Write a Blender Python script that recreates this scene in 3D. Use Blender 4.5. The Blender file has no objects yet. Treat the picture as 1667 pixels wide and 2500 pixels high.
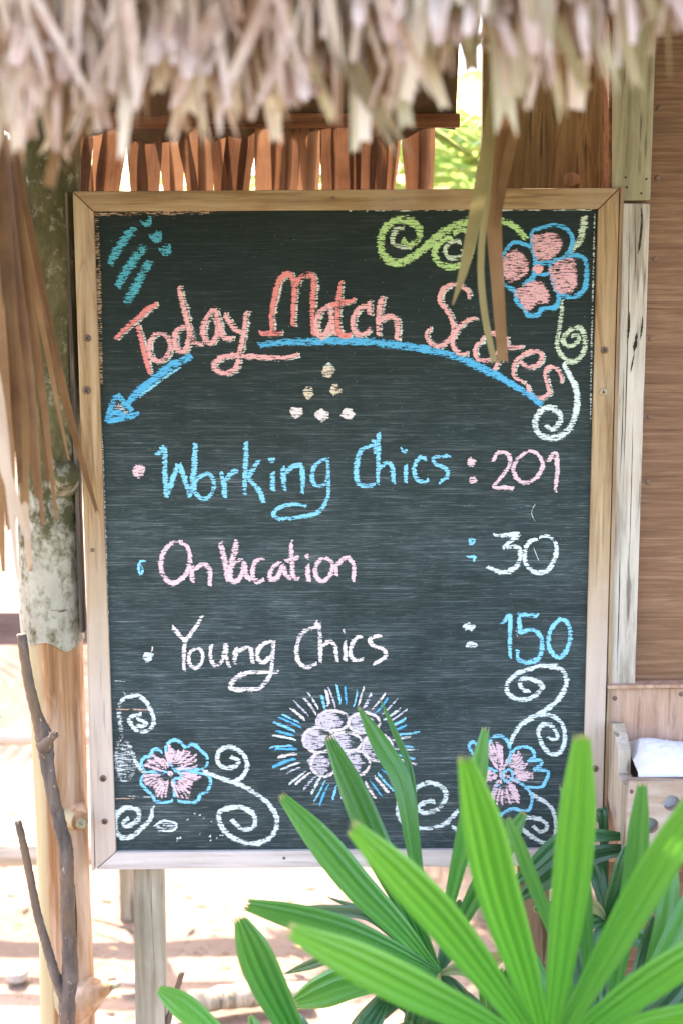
import bpy, bmesh, math, random
from mathutils import Vector, Matrix, Euler

# ------------------------------------------------------------------ camera, sky, sun, exposure
sc = bpy.context.scene
COL = sc.collection
rnd = random.Random(7)
PW, PH = 1667.0, 2500.0
FPX = 50.0 / 36.0 * PH
CAM = Vector((0.0, -2.41, 1.60))
CROT = Matrix.Rotation(math.radians(81.0), 3, 'X') @ Matrix.Rotation(math.radians(-0.27), 3, 'Z')

cd = bpy.data.cameras.new('camera')
cam = bpy.data.objects.new('camera', cd)
COL.objects.link(cam)
cam.matrix_world = Matrix.Translation(CAM) @ CROT.to_4x4()
cd.sensor_fit = 'VERTICAL'
cd.sensor_height = 36.0
cd.sensor_width = 24.0
cd.lens = 50.0
cd.clip_start = 0.05
cd.clip_end = 500.0
cd.dof.use_dof = True
cd.dof.focus_distance = 2.42
cd.dof.aperture_fstop = 2.5
sc.camera = cam

SUN_EL, SUN_AZ = 60.0, -24.0          # azimuth measured from +Y towards +X
world = bpy.data.worlds.new('World')
sc.world = world
world.use_nodes = True
wn = world.node_tree
bg = wn.nodes['Background']
sky = wn.nodes.new('ShaderNodeTexSky')
sky.sky_type = 'NISHITA'
sky.sun_disc = False
sky.sun_elevation = math.radians(SUN_EL)
sky.sun_rotation = math.radians(SUN_AZ)
sky.dust_density = 3.0
sky.air_density = 1.0
sky.ozone_density = 1.0
wn.links.new(sky.outputs[0], bg.inputs[0])
bg.inputs[1].default_value = 0.15
sl = bpy.data.lights.new('sun', 'SUN')
sl.energy = 2.8
sl.angle = math.radians(0.6)
sl.color = (1.0, 0.94, 0.85)
so = bpy.data.objects.new('sun', sl)
COL.objects.link(so)
sdir = Vector((math.sin(math.radians(SUN_AZ)) * math.cos(math.radians(SUN_EL)),
               math.cos(math.radians(SUN_AZ)) * math.cos(math.radians(SUN_EL)), math.sin(math.radians(SUN_EL))))
so.rotation_euler = sdir.to_track_quat('Z', 'Y').to_euler()
so.location = sdir * 20
sc.view_settings.view_transform = 'Standard'
sc.view_settings.look = 'None'
sc.view_settings.exposure = 3.25
sc.view_settings.use_white_balance = True
sc.view_settings.white_balance_temperature = 7300
sc.view_settings.white_balance_tint = 19
sc.view_settings.gamma = 1.0
sc.render.engine = 'CYCLES'
sc.cycles.use_denoising = True
sc.cycles.transparent_max_bounces = 24
sc.cycles.max_bounces = 8
sc.cycles.sample_clamp_indirect = 8.0


# ------------------------------------------------------------------ helpers
def P(px, py, Y):
    """point of the place seen at pixel (px, py) of the 1667 x 2500 photograph, on the upright plane y = Y"""
    d = CROT @ Vector(((px - PW / 2) / FPX, -(py - PH / 2) / FPX, -1.0))
    return CAM + d * ((Y - CAM.y) / d.y)


def SC(Y):
    return (Y - CAM.y) / FPX          # metres per photo pixel at plane Y


def tag(o, label=None, cat=None, group=None, kind=None):
    if label: o['label'] = label
    if cat: o['category'] = cat
    if group: o['group'] = group
    if kind: o['kind'] = kind
    return o


def thing(name, loc, label, cat, group=None):
    e = bpy.data.objects.new(name, None)
    COL.objects.link(e)
    e.location = loc
    e.empty_display_size = 0.05
    return tag(e, label, cat, group)


def under(o, parent):
    if parent is not None:
        o.parent = parent
        m = Matrix.Identity(4)
        q = parent
        while q is not None:
            m = Matrix.Translation(q.location) @ m if q.type == 'EMPTY' else m
            q = q.parent
        o.matrix_parent_inverse = m.inverted()
    return o


def mesh_obj(name, verts, faces, mat, parent=None, uvs=None, smooth=True):
    me = bpy.data.meshes.new(name)
    me.from_pydata([tuple(v) for v in verts], [], faces)
    if uvs is not None:
        ul = me.uv_layers.new(name='UVMap')
        for l in me.loops:
            ul.data[l.index].uv = uvs[l.vertex_index]
    if smooth:
        me.polygons.foreach_set('use_smooth', [True] * len(me.polygons))
    for m in (mat if isinstance(mat, (list, tuple)) else [mat]):
        me.materials.append(m)
    me.update()
    o = bpy.data.objects.new(name, me)
    COL.objects.link(o)
    return under(o, parent)


def bm_obj(name, bm, mat, parent=None, smooth=False):
    me = bpy.data.meshes.new(name)
    bm.to_mesh(me)
    bm.free()
    if smooth:
        me.polygons.foreach_set('use_smooth', [True] * len(me.polygons))
    for m in (mat if isinstance(mat, (list, tuple)) else [mat]):
        me.materials.append(m)
    o = bpy.data.objects.new(name, me)
    COL.objects.link(o)
    return under(o, parent)


def prism(name, front, depth, mat, parent=None, bevel=0.002, jitter=0.0):
    """front: list of points (counter-clockwise seen from the camera); extruded by the vector depth"""
    bm = bmesh.new()
    a = [bm.verts.new(Vector(p) + Vector((rnd.uniform(-1, 1), 0, rnd.uniform(-1, 1))) * jitter) for p in front]
    b = [bm.verts.new(v.co + Vector(depth)) for v in a]
    bm.faces.new(a)
    bm.faces.new(list(reversed(b)))
    n = len(a)
    for i in range(n):
        bm.faces.new([a[(i + 1) % n], a[i], b[i], b[(i + 1) % n]])
    bmesh.ops.recalc_face_normals(bm, faces=bm.faces)
    if bevel > 0:
        bmesh.ops.bevel(bm, geom=list(bm.edges), offset=bevel, segments=2, affect='EDGES', profile=0.6)
    return bm_obj(name, bm, mat, parent)


def quad(px, Y):
    return [P(x, y, Y) for x, y in px]


def catmull(pts, n):
    pts = [Vector(p) for p in pts]
    if len(pts) == 2:
        return [pts[0].lerp(pts[1], i / (n - 1)) for i in range(n)]
    ext = [pts[0] * 2 - pts[1]] + pts + [pts[-1] * 2 - pts[-2]]
    out = []
    m = len(pts) - 1
    for i in range(n):
        s = i / (n - 1) * m
        k = min(int(s), m - 1)
        t = s - k
        p0, p1, p2, p3 = ext[k], ext[k + 1], ext[k + 2], ext[k + 3]
        out.append(0.5 * ((2 * p1) + (p2 - p0) * t + (2 * p0 - 5 * p1 + 4 * p2 - p3) * t * t + (3 * p1 - p0 - 3 * p2 + p3) * t ** 3))
    return out


def tube_data(path, radii, seg=12, rough=0.0, seed=0, cap=True):
    r = random.Random(seed)
    verts, faces = [], []
    n = len(path)
    ref = Vector((0.13, 1, 0.07)).normalized()
    for i, p in enumerate(path):
        t = (path[min(i + 1, n - 1)] - path[max(i - 1, 0)]).normalized()
        a = t.cross(ref).normalized()
        b = t.cross(a).normalized()
        for k in range(seg):
            an = 2 * math.pi * k / seg
            rr = radii[i] * (1 + rough * r.uniform(-1, 1))
            verts.append(p + a * math.cos(an) * rr + b * math.sin(an) * rr)
    for i in range(n - 1):
        for k in range(seg):
            faces.append((i * seg + k, i * seg + (k + 1) % seg, (i + 1) * seg + (k + 1) % seg, (i + 1) * seg + k))
    if cap:
        faces.append(tuple(reversed(range(seg))))
        faces.append(tuple(range((n - 1) * seg, n * seg)))
    return verts, faces


def tube(name, pts, radii, mat, parent=None, seg=12, n=24, rough=0.0, seed=0):
    path = catmull(pts, n)
    rr = catmull([(r, 0, 0) for r in radii], n)
    v, f = tube_data(path, [q.x for q in rr], seg, rough, seed)
    return mesh_obj(name, v, f, mat, parent)


# ------------------------------------------------------------------ materials
def new_mat(name):
    m = bpy.data.materials.new(name)
    m.use_nodes = True
    nt = m.node_tree
    return m, nt, nt.nodes['Principled BSDF'], nt.nodes['Material Output']


def N(nt, typ, **kw):
    n = nt.nodes.new(typ)
    for k, v in kw.items():
        if k == 'inp':
            for kk, vv in v.items():
                if hasattr(vv, 'is_linked') or hasattr(vv, 'links'):
                    nt.links.new(vv, n.inputs[kk])
                else:
                    n.inputs[kk].default_value = vv
        else:
            setattr(n, k, v)
    return n


def ramp(nt, fac, stops, interp='LINEAR'):
    r = nt.nodes.new('ShaderNodeValToRGB')
    cr = r.color_ramp
    cr.interpolation = interp
    while len(cr.elements) > 2:
        cr.elements.remove(cr.elements[-1])
    while len(cr.elements) < len(stops):
        cr.elements.new(0.5)
    for e, (p, c) in zip(cr.elements, stops):
        e.position = p
        e.color = (c[0], c[1], c[2], 1) if len(c) == 3 else c
    nt.links.new(fac, r.inputs[0])
    return r.outputs[0]


def math_n(nt, op, a, b=None, clamp=False):
    n = nt.nodes.new('ShaderNodeMath')
    n.operation = op
    n.use_clamp = clamp
    for i, v in enumerate((a, b)):
        if v is None:
            continue
        if isinstance(v, (int, float)):
            n.inputs[i].default_value = v
        else:
            nt.links.new(v, n.inputs[i])
    return n.outputs[0]


def mixc(nt, fac, a, b, blend='MIX'):
    n = nt.nodes.new('ShaderNodeMix')
    n.data_type = 'RGBA'
    n.blend_type = blend
    n.clamp_factor = True
    for i, v in ((0, fac), (6, a), (7, b)):
        if isinstance(v, (int, float)):
            n.inputs[i].default_value = v
        elif isinstance(v, (tuple, list)):
            n.inputs[i].default_value = (v[0], v[1], v[2], 1)
        else:
            nt.links.new(v, n.inputs[i])
    return n.outputs[2]


def coords(nt, scale=(1, 1, 1), rand=True, rot=(0, 0, 0)):
    tc = N(nt, 'ShaderNodeTexCoord')
    src = tc.outputs['Object']
    if rand:
        oi = N(nt, 'ShaderNodeObjectInfo')
        mul = math_n(nt, 'MULTIPLY', oi.outputs['Random'], 13.7)
        cmb = N(nt, 'ShaderNodeCombineXYZ', inp={0: mul, 1: mul, 2: mul})
        add = N(nt, 'ShaderNodeVectorMath', operation='ADD')
        nt.links.new(src, add.inputs[0])
        nt.links.new(cmb.outputs[0], add.inputs[1])
        src = add.outputs[0]
    mp = N(nt, 'ShaderNodeMapping')
    nt.links.new(src, mp.inputs[0])
    mp.inputs['Scale'].default_value = scale
    mp.inputs['Rotation'].default_value = rot
    return mp.outputs[0]


def noise(nt, vec, scale=1.0, detail=4.0, rough=0.6, dist=0.0):
    n = N(nt, 'ShaderNodeTexNoise')
    nt.links.new(vec, n.inputs['Vector'])
    n.inputs['Scale'].default_value = scale
    n.inputs['Detail'].default_value = detail
    n.inputs['Roughness'].default_value = rough
    n.inputs['Distortion'].default_value = dist
    return n.outputs[0]


def bump(nt, bsdf, h, strength=0.4, dist=0.002):
    b = N(nt, 'ShaderNodeBump')
    b.inputs['Strength'].default_value = strength
    b.inputs['Distance'].default_value = dist
    nt.links.new(h, b.inputs['Height'])
    nt.links.new(b.outputs[0], bsdf.inputs['Normal'])


def wood(name, dark, mid, light, axis='z', fine=70.0, rings=0.0, stain=None, stain_amt=0.5, rough=0.75, bstr=0.5, tint=None, lo=3.5, crk=0.7, pale_foot=None):
    m, nt, bs, out = new_mat(name)
    s = {'z': (fine, fine, lo), 'x': (lo, fine, fine), 'y': (fine, lo, fine)}[axis]
    c = coords(nt, s)
    g = noise(nt, c, 1.0, 7, 0.65, 0.3)
    col = ramp(nt, g, [(0.34, dark), (0.5, mid), (0.66, light)])
    if rings > 0:
        s2 = {'z': (9, 9, 0.9), 'x': (0.9, 9, 9), 'y': (9, 0.9, 9)}[axis]
        n2 = noise(nt, coords(nt, s2), 1.0, 2, 0.4, 1.2)
        w = math_n(nt, 'FRACT', math_n(nt, 'MULTIPLY', n2, 7.0))
        ln = ramp(nt, w, [(0.0, (0, 0, 0)), (0.75, (0, 0, 0)), (0.93, (1, 1, 1)), (1.0, (0, 0, 0))])
        col = mixc(nt, math_n(nt, 'MULTIPLY', ln, rings), col, (dark[0] * 1.1, dark[1] * 0.8, dark[2] * 0.55))
    cl = noise(nt, coords(nt, (5, 5, 5)), 1.0, 5, 0.65)
    if stain is not None:
        f = ramp(nt, cl, [(0.45, (0, 0, 0)), (0.68, (1, 1, 1))])
        col = mixc(nt, math_n(nt, 'MULTIPLY', f, stain_amt), col, stain)
    if pale_foot is not None:
        # paler foot of the timber, with a ragged upper limit
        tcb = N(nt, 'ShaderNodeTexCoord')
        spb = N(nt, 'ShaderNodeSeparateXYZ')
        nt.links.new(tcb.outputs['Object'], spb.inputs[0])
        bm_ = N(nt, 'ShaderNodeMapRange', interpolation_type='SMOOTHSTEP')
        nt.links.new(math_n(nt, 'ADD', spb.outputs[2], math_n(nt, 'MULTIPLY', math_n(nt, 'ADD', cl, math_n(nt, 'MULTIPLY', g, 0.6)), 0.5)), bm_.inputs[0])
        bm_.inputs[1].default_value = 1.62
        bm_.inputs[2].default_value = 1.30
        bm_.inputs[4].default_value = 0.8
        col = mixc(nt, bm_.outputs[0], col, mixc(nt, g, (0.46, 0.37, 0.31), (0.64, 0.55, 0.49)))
    # fine dark cracks and pores along the grain
    s3 = tuple(v * 1.5 for v in s)
    cr = noise(nt, coords(nt, s3), 1.0, 3, 0.5)
    cf = ramp(nt, cr, [(0.33, (1, 1, 1)), (0.40, (0, 0, 0))])
    col = mixc(nt, math_n(nt, 'MULTIPLY', cf, crk), col, tuple(v * 0.35 for v in dark))
    nt.links.new(col, bs.inputs['Base Color'])
    bs.inputs['Roughness'].default_value = rough
    bs.inputs['Specular IOR Level'].default_value = 0.25
    bump(nt, bs, math_n(nt, 'ADD', g, math_n(nt, 'MULTIPLY', cf, -0.6)), bstr, 0.0015)
    return m


M = {}
M['frame_v'] = wood('frame_wood_upright', (0.20, 0.12, 0.055), (0.36, 0.235, 0.125), (0.47, 0.335, 0.20), 'z', 60, 0.6, (0.44, 0.35, 0.25), 0.5, crk=0.3, pale_foot=True)
M['frame_h'] = wood('frame_wood_level', (0.17, 0.10, 0.042), (0.31, 0.195, 0.095), (0.43, 0.30, 0.17), 'x', 60, 0.3, (0.40, 0.31, 0.22), 0.45, crk=0.4)
M['frame_grey'] = wood('frame_wood_grey', (0.42, 0.36, 0.34), (0.56, 0.50, 0.47), (0.64, 0.59, 0.56), 'x', 60, 0.0, (0.40, 0.36, 0.33), 0.4, crk=0.25)
M['lath'] = wood('lath_wood', (0.12, 0.07, 0.04), (0.27, 0.17, 0.10), (0.38, 0.27, 0.17), 'z', 60)
M['lath_dark'] = wood('lath_wood_dark', (0.04, 0.03, 0.025), (0.09, 0.065, 0.05), (0.16, 0.12, 0.09), 'z', 60)
M['leg'] = wood('leg_wood', (0.17, 0.145, 0.105), (0.30, 0.27, 0.21), (0.40, 0.37, 0.30), 'z', 55, 0.0, (0.22, 0.20, 0.13), 0.6)
M['leg_brown'] = wood('leg_wood_brown', (0.10, 0.06, 0.035), (0.19, 0.125, 0.075), (0.28, 0.19, 0.12), 'z', 55, 0.3)
M['weathered'] = wood('weathered_grey_wood', (0.22, 0.18, 0.14), (0.49, 0.435, 0.37), (0.60, 0.55, 0.48), 'z', 42, 0.0, (0.47, 0.33, 0.22), 0.45, 0.8, 0.9)
M['post_grey'] = wood('greenish_grey_wood', (0.16, 0.135, 0.08), (0.33, 0.29, 0.19), (0.44, 0.40, 0.29), 'z', 42, 0.0, (0.26, 0.22, 0.12), 0.6, 0.8, 0.8)
M['knotty'] = wood('brown_knotty_wood', (0.085, 0.060, 0.026), (0.175, 0.128, 0.058), (0.26, 0.195, 0.095), 'z', 45, 0.5, (0.12, 0.085, 0.04), 0.5)
M['ply'] = wood('brown_plywood', (0.145, 0.070, 0.037), (0.215, 0.110, 0.060), (0.30, 0.170, 0.10), 'x', 190, 0.0, (0.15, 0.075, 0.042), 0.45, 0.6, 0.25, None, 7.0, 0.25)
M['ply_red'] = wood('reddish_plywood', (0.32, 0.165, 0.10), (0.43, 0.245, 0.16), (0.52, 0.35, 0.26), 'z', 70, 0.0, (0.46, 0.36, 0.30), 0.6, 0.7, 0.3, None, 7.0, 0.4)
M['box_side'] = wood('box_side_wood', (0.30, 0.235, 0.165), (0.45, 0.375, 0.29), (0.55, 0.475, 0.39), 'z', 55)
M['box_front'] = wood('box_front_wood', (0.30, 0.20, 0.14), (0.44, 0.33, 0.26), (0.54, 0.44, 0.37), 'x', 26, 0.3, (0.34, 0.20, 0.13), 0.6)
M['red_lath'] = wood('red_brown_lath', (0.09, 0.035, 0.016), (0.18, 0.075, 0.036), (0.26, 0.12, 0.06), 'x', 60)
M['fence_wood'] = wood('fence_wood', (0.26, 0.22, 0.17), (0.42, 0.37, 0.30), (0.52, 0.47, 0.40), 'x', 30)
M['purple_board'] = wood('dull_purple_board', (0.10, 0.07, 0.065), (0.14, 0.10, 0.095), (0.18, 0.14, 0.13), 'x', 30)


def m_board():
    m, nt, bs, out = new_mat('blackboard_paint')
    fine = noise(nt, coords(nt, (7, 1, 380), False), 1.0, 6, 0.72, 0.12)
    fine2 = noise(nt, coords(nt, (30, 1, 700), False), 1.0, 4, 0.65, 0.1)
    smear = ramp(nt, noise(nt, coords(nt, (2.6, 1, 5.0), False), 1.0, 6, 0.62, 0.9), [(0.33, (0, 0, 0)), (0.68, (1, 1, 1))])
    cloud = ramp(nt, noise(nt, coords(nt, (9, 1, 16), False, (0, 0.5, 0)), 1.0, 5, 0.65, 0.6), [(0.35, (0.6, 0.6, 0.6)), (0.7, (1.2, 1.2, 1.2))])
    tc = N(nt, 'ShaderNodeTexCoord')
    sp = N(nt, 'ShaderNodeSeparateXYZ')
    nt.links.new(tc.outputs['Object'], sp.inputs[0])
    # wiped chalk dust in smears, with the panel paler towards the bottom
    mr = N(nt, 'ShaderNodeMapRange', interpolation_type='SMOOTHSTEP')
    nt.links.new(math_n(nt, 'ADD', sp.outputs[2], math_n(nt, 'MULTIPLY', smear, 0.22)), mr.inputs[0])
    mr.inputs[1].default_value = 1.74
    mr.inputs[2].default_value = 1.22
    mr.inputs[3].default_value = 0.12
    mr.inputs[4].default_value = 1.0
    dusty = math_n(nt, 'MULTIPLY', math_n(nt, 'MULTIPLY', mr.outputs[0], cloud), math_n(nt, 'ADD', 0.62, math_n(nt, 'MULTIPLY', smear, 0.6)))
    base = mixc(nt, smear, (0.0050, 0.0125, 0.0105), (0.0095, 0.0185, 0.0155))
    dustc = mixc(nt, noise(nt, coords(nt, (3, 1, 3), False), 1.0, 2), (0.070, 0.135, 0.160), (0.120, 0.155, 0.170))
    veil = math_n(nt, 'MULTIPLY', dusty, 0.27)
    col = mixc(nt, veil, base, dustc)
    st = ramp(nt, fine, [(0.52, (0, 0, 0)), (0.70, (1, 1, 1))])
    st2 = ramp(nt, fine2, [(0.56, (0, 0, 0)), (0.72, (1, 1, 1))])
    streak = math_n(nt, 'ADD', math_n(nt, 'MULTIPLY', st, 0.42), math_n(nt, 'MULTIPLY', st2, 0.45))
    streak = math_n(nt, 'MULTIPLY', streak, math_n(nt, 'ADD', math_n(nt, 'MULTIPLY', dusty, 0.85), 0.06))
    col = mixc(nt, streak, col, (0.40, 0.46, 0.48))
    # bare pores of the grain
    pore = ramp(nt, fine, [(0.30, (1, 1, 1)), (0.42, (0, 0, 0))])
    col = mixc(nt, math_n(nt, 'MULTIPLY', pore, 0.55), col, (0.006, 0.010, 0.010))
    # specks
    v = N(nt, 'ShaderNodeTexVoronoi')
    nt.links.new(coords(nt, (70, 1, 70), False), v.inputs['Vector'])
    v.inputs['Scale'].default_value = 1.0
    spk = ramp(nt, v.outputs['Distance'], [(0.035, (1, 1, 1)), (0.055, (0, 0, 0))])
    col = mixc(nt, math_n(nt, 'MULTIPLY', spk, 0.5), col, (0.4, 0.4, 0.38))
    nt.links.new(col, bs.inputs['Base Color'])
    bs.inputs['Roughness'].default_value = 0.62
    bs.inputs['Specular IOR Level'].default_value = 0.18
    bump(nt, bs, math_n(nt, 'ADD', fine, math_n(nt, 'MULTIPLY', fine2, 0.5)), 0.35, 0.0006)
    return m


M['board'] = m_board()


def m_chalk(name, col, cover=0.45, col2=None):
    m, nt, bs, out = new_mat(name)
    g = noise(nt, coords(nt, (60, 1, 430), False), 1.0, 4, 0.65, 0.2)
    g2 = noise(nt, coords(nt, (300, 1, 420), False), 1.0, 2, 0.6)
    uv = N(nt, 'ShaderNodeTexCoord')
    sp = N(nt, 'ShaderNodeSeparateXYZ')
    nt.links.new(uv.outputs['UV'], sp.inputs[0])
    av = math_n(nt, 'ABSOLUTE', sp.outputs[1])
    er = N(nt, 'ShaderNodeMapRange', interpolation_type='SMOOTHSTEP')
    nt.links.new(av, er.inputs[0])
    er.inputs[1].default_value = 0.22
    er.inputs[2].default_value = 0.98
    e = math_n(nt, 'ADD', math_n(nt, 'MULTIPLY', er.outputs[0], 1.15), math_n(nt, 'MULTIPLY', math_n(nt, 'POWER', av, 6.0), 0.35))
    val = math_n(nt, 'ADD', math_n(nt, 'MULTIPLY', math_n(nt, 'SUBTRACT', g, 0.5), 5.0),
                 math_n(nt, 'MULTIPLY', math_n(nt, 'SUBTRACT', g2, 0.5), 1.7))
    val = math_n(nt, 'SUBTRACT', math_n(nt, 'ADD', val, cover - 0.03), math_n(nt, 'MULTIPLY', e, 1.25))
    pr = noise(nt, coords(nt, (26, 1, 26), False), 1.0, 3, 0.6)
    val = math_n(nt, 'ADD', val, math_n(nt, 'MULTIPLY', math_n(nt, 'SUBTRACT', pr, 0.5), 1.5))
    al = N(nt, 'ShaderNodeMapRange', interpolation_type='SMOOTHSTEP')
    nt.links.new(val, al.inputs[0])
    al.inputs[1].default_value = -0.22
    al.inputs[2].default_value = 0.30
    al.inputs[3].default_value = 0.0
    al.inputs[4].default_value = 0.97
    c2 = col2 or tuple(min(0.85, v * 0.85 + 0.10) for v in col)
    cc = mixc(nt, g2, tuple(v * 0.88 for v in col), c2)
    nt.links.new(cc, bs.inputs['Base Color'])
    bs.inputs['Roughness'].default_value = 0.95
    bs.inputs['Specular IOR Level'].default_value = 0.05
    nt.links.new(al.outputs[0], bs.inputs['Alpha'])
    return m


CH = {
    'red': m_chalk('chalk_red', (0.80, 0.235, 0.22), 0.52),
    'coral': m_chalk('chalk_coral', (0.82, 0.40, 0.40), 0.52),
    'pink': m_chalk('chalk_pink', (0.80, 0.55, 0.60), 0.50),
    'pinkfill': m_chalk('chalk_pink_rubbed', (0.76, 0.40, 0.43), 0.42),
    'pinkfill2': m_chalk('chalk_pink_hatched', (0.78, 0.53, 0.60), -0.06),
    'cream': m_chalk('chalk_cream', (0.72, 0.60, 0.45), 0.24),
    'rose': m_chalk('chalk_rose_white', (0.80, 0.71, 0.70), 0.42),
    'white': m_chalk('chalk_white', (0.68, 0.79, 0.78), 0.42),
    'ghost': m_chalk('chalk_white_worn', (0.66, 0.70, 0.64), 0.14),
    'mist': m_chalk('chalk_white_rubbed', (0.62, 0.68, 0.68), -0.02),
    'lilac': m_chalk('chalk_lilac_rubbed', (0.66, 0.58, 0.66), 0.34),
    'lilacline': m_chalk('chalk_lilac', (0.66, 0.64, 0.78), 0.25),
    'blue': m_chalk('chalk_blue', (0.03, 0.42, 0.74), 0.50),
    'sky': m_chalk('chalk_sky_blue', (0.17, 0.60, 0.84), 0.44),
    'teal': m_chalk('chalk_teal', (0.02, 0.38, 0.48), 0.34),
    'green': m_chalk('chalk_green', (0.42, 0.66, 0.24), 0.38),
    'mint': m_chalk('chalk_mint', (0.56, 0.68, 0.50), 0.26),
    'tan': m_chalk('bare_edge_tan', (0.42, 0.27, 0.18), 0.02),
    'orange': m_chalk('bare_scratch', (0.62, 0.36, 0.26), 0.30),
}


def m_leaf(name, a, b, trans=0.35, rough=0.35, spec=0.45, streak=30.0):
    m, nt, bs, out = new_mat(name)
    uv = N(nt, 'ShaderNodeTexCoord')
    mp = N(nt, 'ShaderNodeMapping')
    nt.links.new(uv.outputs['UV'], mp.inputs[0])
    mp.inputs['Scale'].default_value = (streak, 1.2, 1)
    oi = N(nt, 'ShaderNodeObjectInfo')
    mv = N(nt, 'ShaderNodeVectorMath', operation='ADD')
    nt.links.new(mp.outputs[0], mv.inputs[0])
    nt.links.new(oi.outputs['Random'], mv.inputs[1])
    s = noise(nt, mv.outputs[0], 1.0, 4, 0.6)
    f = math_n(nt, 'ADD', math_n(nt, 'MULTIPLY', s, 0.75), math_n(nt, 'MULTIPLY', math_n(nt, 'SUBTRACT', oi.outputs['Random'], 0.3), 0.6))
    col = ramp(nt, f, [(0.15, a), (0.75, b)])
    su = N(nt, 'ShaderNodeSeparateXYZ')
    nt.links.new(uv.outputs['UV'], su.inputs[0])
    # new growth: fresher and yellower towards the tip, fine raised veins, withered tip
    tipc = ramp(nt, su.outputs[1], [(0.25, (0, 0, 0)), (0.9, (1, 1, 1))])
    col = mixc(nt, math_n(nt, 'MULTIPLY', tipc, 0.38), col, (min(1, b[0] * 2.3), b[1] * 1.12, b[2] * 0.9))
    vn = math_n(nt, 'FRACT', math_n(nt, 'MULTIPLY', su.outputs[0], 23.0))
    vf = ramp(nt, vn, [(0.0, (1, 1, 1)), (0.16, (0, 0, 0)), (0.84, (0, 0, 0)), (1.0, (1, 1, 1))])
    col = mixc(nt, math_n(nt, 'MULTIPLY', vf, 0.22), col, (b[0] * 1.6, b[1] * 1.3, b[2] * 1.6))
    wt = ramp(nt, math_n(nt, 'ADD', su.outputs[1], math_n(nt, 'MULTIPLY', s, 0.05)), [(0.99, (0, 0, 0)), (1.02, (1, 1, 1))])
    col = mixc(nt, math_n(nt, 'MULTIPLY', wt, 0.6), col, (0.30, 0.24, 0.12))
    # dust specks
    v = noise(nt, coords(nt, (60, 60, 60)), 1.0, 3, 0.7)
    sp = ramp(nt, v, [(0.69, (0, 0, 0)), (0.74, (1, 1, 1))])
    col = mixc(nt, math_n(nt, 'MULTIPLY', sp, 0.25), col, (0.4, 0.42, 0.34))
    nt.links.new(col, bs.inputs['Base Color'])
    bs.inputs['Roughness'].default_value = rough
    bs.inputs['Specular IOR Level'].default_value = spec
    bump(nt, bs, math_n(nt, 'ADD', s, math_n(nt, 'MULTIPLY', vf, 0.5)), 0.35, 0.0012)
    tr = N(nt, 'ShaderNodeBsdfTranslucent')
    hs = N(nt, 'ShaderNodeHueSaturation')
    hs.inputs['Value'].default_value = 2.0
    hs.inputs['Hue'].default_value = 0.485
    nt.links.new(col, hs.inputs['Color'])
    nt.links.new(hs.outputs[0], tr.inputs[0])
    mx = N(nt, 'ShaderNodeMixShader')
    mx.inputs[0].default_value = trans
    nt.links.new(bs.outputs[0], mx.inputs[1])
    nt.links.new(tr.outputs[0], mx.inputs[2])
    nt.links.new(mx.outputs[0], out.inputs[0])
    return m


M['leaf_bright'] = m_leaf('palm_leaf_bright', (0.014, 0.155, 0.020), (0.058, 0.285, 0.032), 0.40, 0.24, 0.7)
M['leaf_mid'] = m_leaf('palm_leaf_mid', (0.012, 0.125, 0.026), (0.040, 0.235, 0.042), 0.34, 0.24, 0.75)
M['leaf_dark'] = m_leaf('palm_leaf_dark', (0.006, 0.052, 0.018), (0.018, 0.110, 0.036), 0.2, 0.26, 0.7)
M['leaf_olive'] = m_leaf('palm_leaf_fading', (0.09, 0.14, 0.05), (0.17, 0.22, 0.10), 0.30, 0.45)
M['stem'] = wood('palm_stem', (0.03, 0.025, 0.012), (0.10, 0.10, 0.035), (0.20, 0.20, 0.08), 'z', 90)
M['leaf_far'] = m_leaf('far_palm_leaf', (0.07, 0.15, 0.035), (0.15, 0.25, 0.08), 0.5, 0.4)
M['leaf_bush'] = m_leaf('bush_leaf', (0.05, 0.13, 0.02), (0.12, 0.26, 0.05), 0.4, 0.4)


def m_dry(name, stops, trans=0.15, rough=0.7, streak=22.0):
    m, nt, bs, out = new_mat(name)
    uv = N(nt, 'ShaderNodeTexCoord')
    mp = N(nt, 'ShaderNodeMapping')
    nt.links.new(uv.outputs['UV'], mp.inputs[0])
    mp.inputs['Scale'].default_value = (streak, 1.5, 1)
    oi = N(nt, 'ShaderNodeObjectInfo')
    mv = N(nt, 'ShaderNodeVectorMath', operation='ADD')
    nt.links.new(mp.outputs[0], mv.inputs[0])
    r7 = math_n(nt, 'MULTIPLY', oi.outputs['Random'], 31.0)
    cb = N(nt, 'ShaderNodeCombineXYZ', inp={0: r7, 1: r7})
    nt.links.new(cb.outputs[0], mv.inputs[1])
    s = noise(nt, mv.outputs[0], 1.0, 4, 0.65)
    p = noise(nt, coords(nt, (14, 14, 14)), 1.0, 3, 0.6)
    f = math_n(nt, 'ADD', math_n(nt, 'MULTIPLY', s, 0.45), math_n(nt, 'MULTIPLY', oi.outputs['Random'], 0.45))
    f = math_n(nt, 'ADD', f, math_n(nt, 'MULTIPLY', math_n(nt, 'SUBTRACT', p, 0.5), 0.55))
    col = ramp(nt, f, stops)
    nt.links.new(col, bs.inputs['Base Color'])
    bs.inputs['Roughness'].default_value = rough
    bs.inputs['Specular IOR Level'].default_value = 0.25
    bump(nt, bs, s, 0.4, 0.0015)
    tr = N(nt, 'ShaderNodeBsdfTranslucent')
    nt.links.new(col, tr.inputs[0])
    mx = N(nt, 'ShaderNodeMixShader')
    mx.inputs[0].default_value = trans
    nt.links.new(bs.outputs[0], mx.inputs[1])
    nt.links.new(tr.outputs[0], mx.inputs[2])
    nt.links.new(mx.outputs[0], out.inputs[0])
    return m


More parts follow.
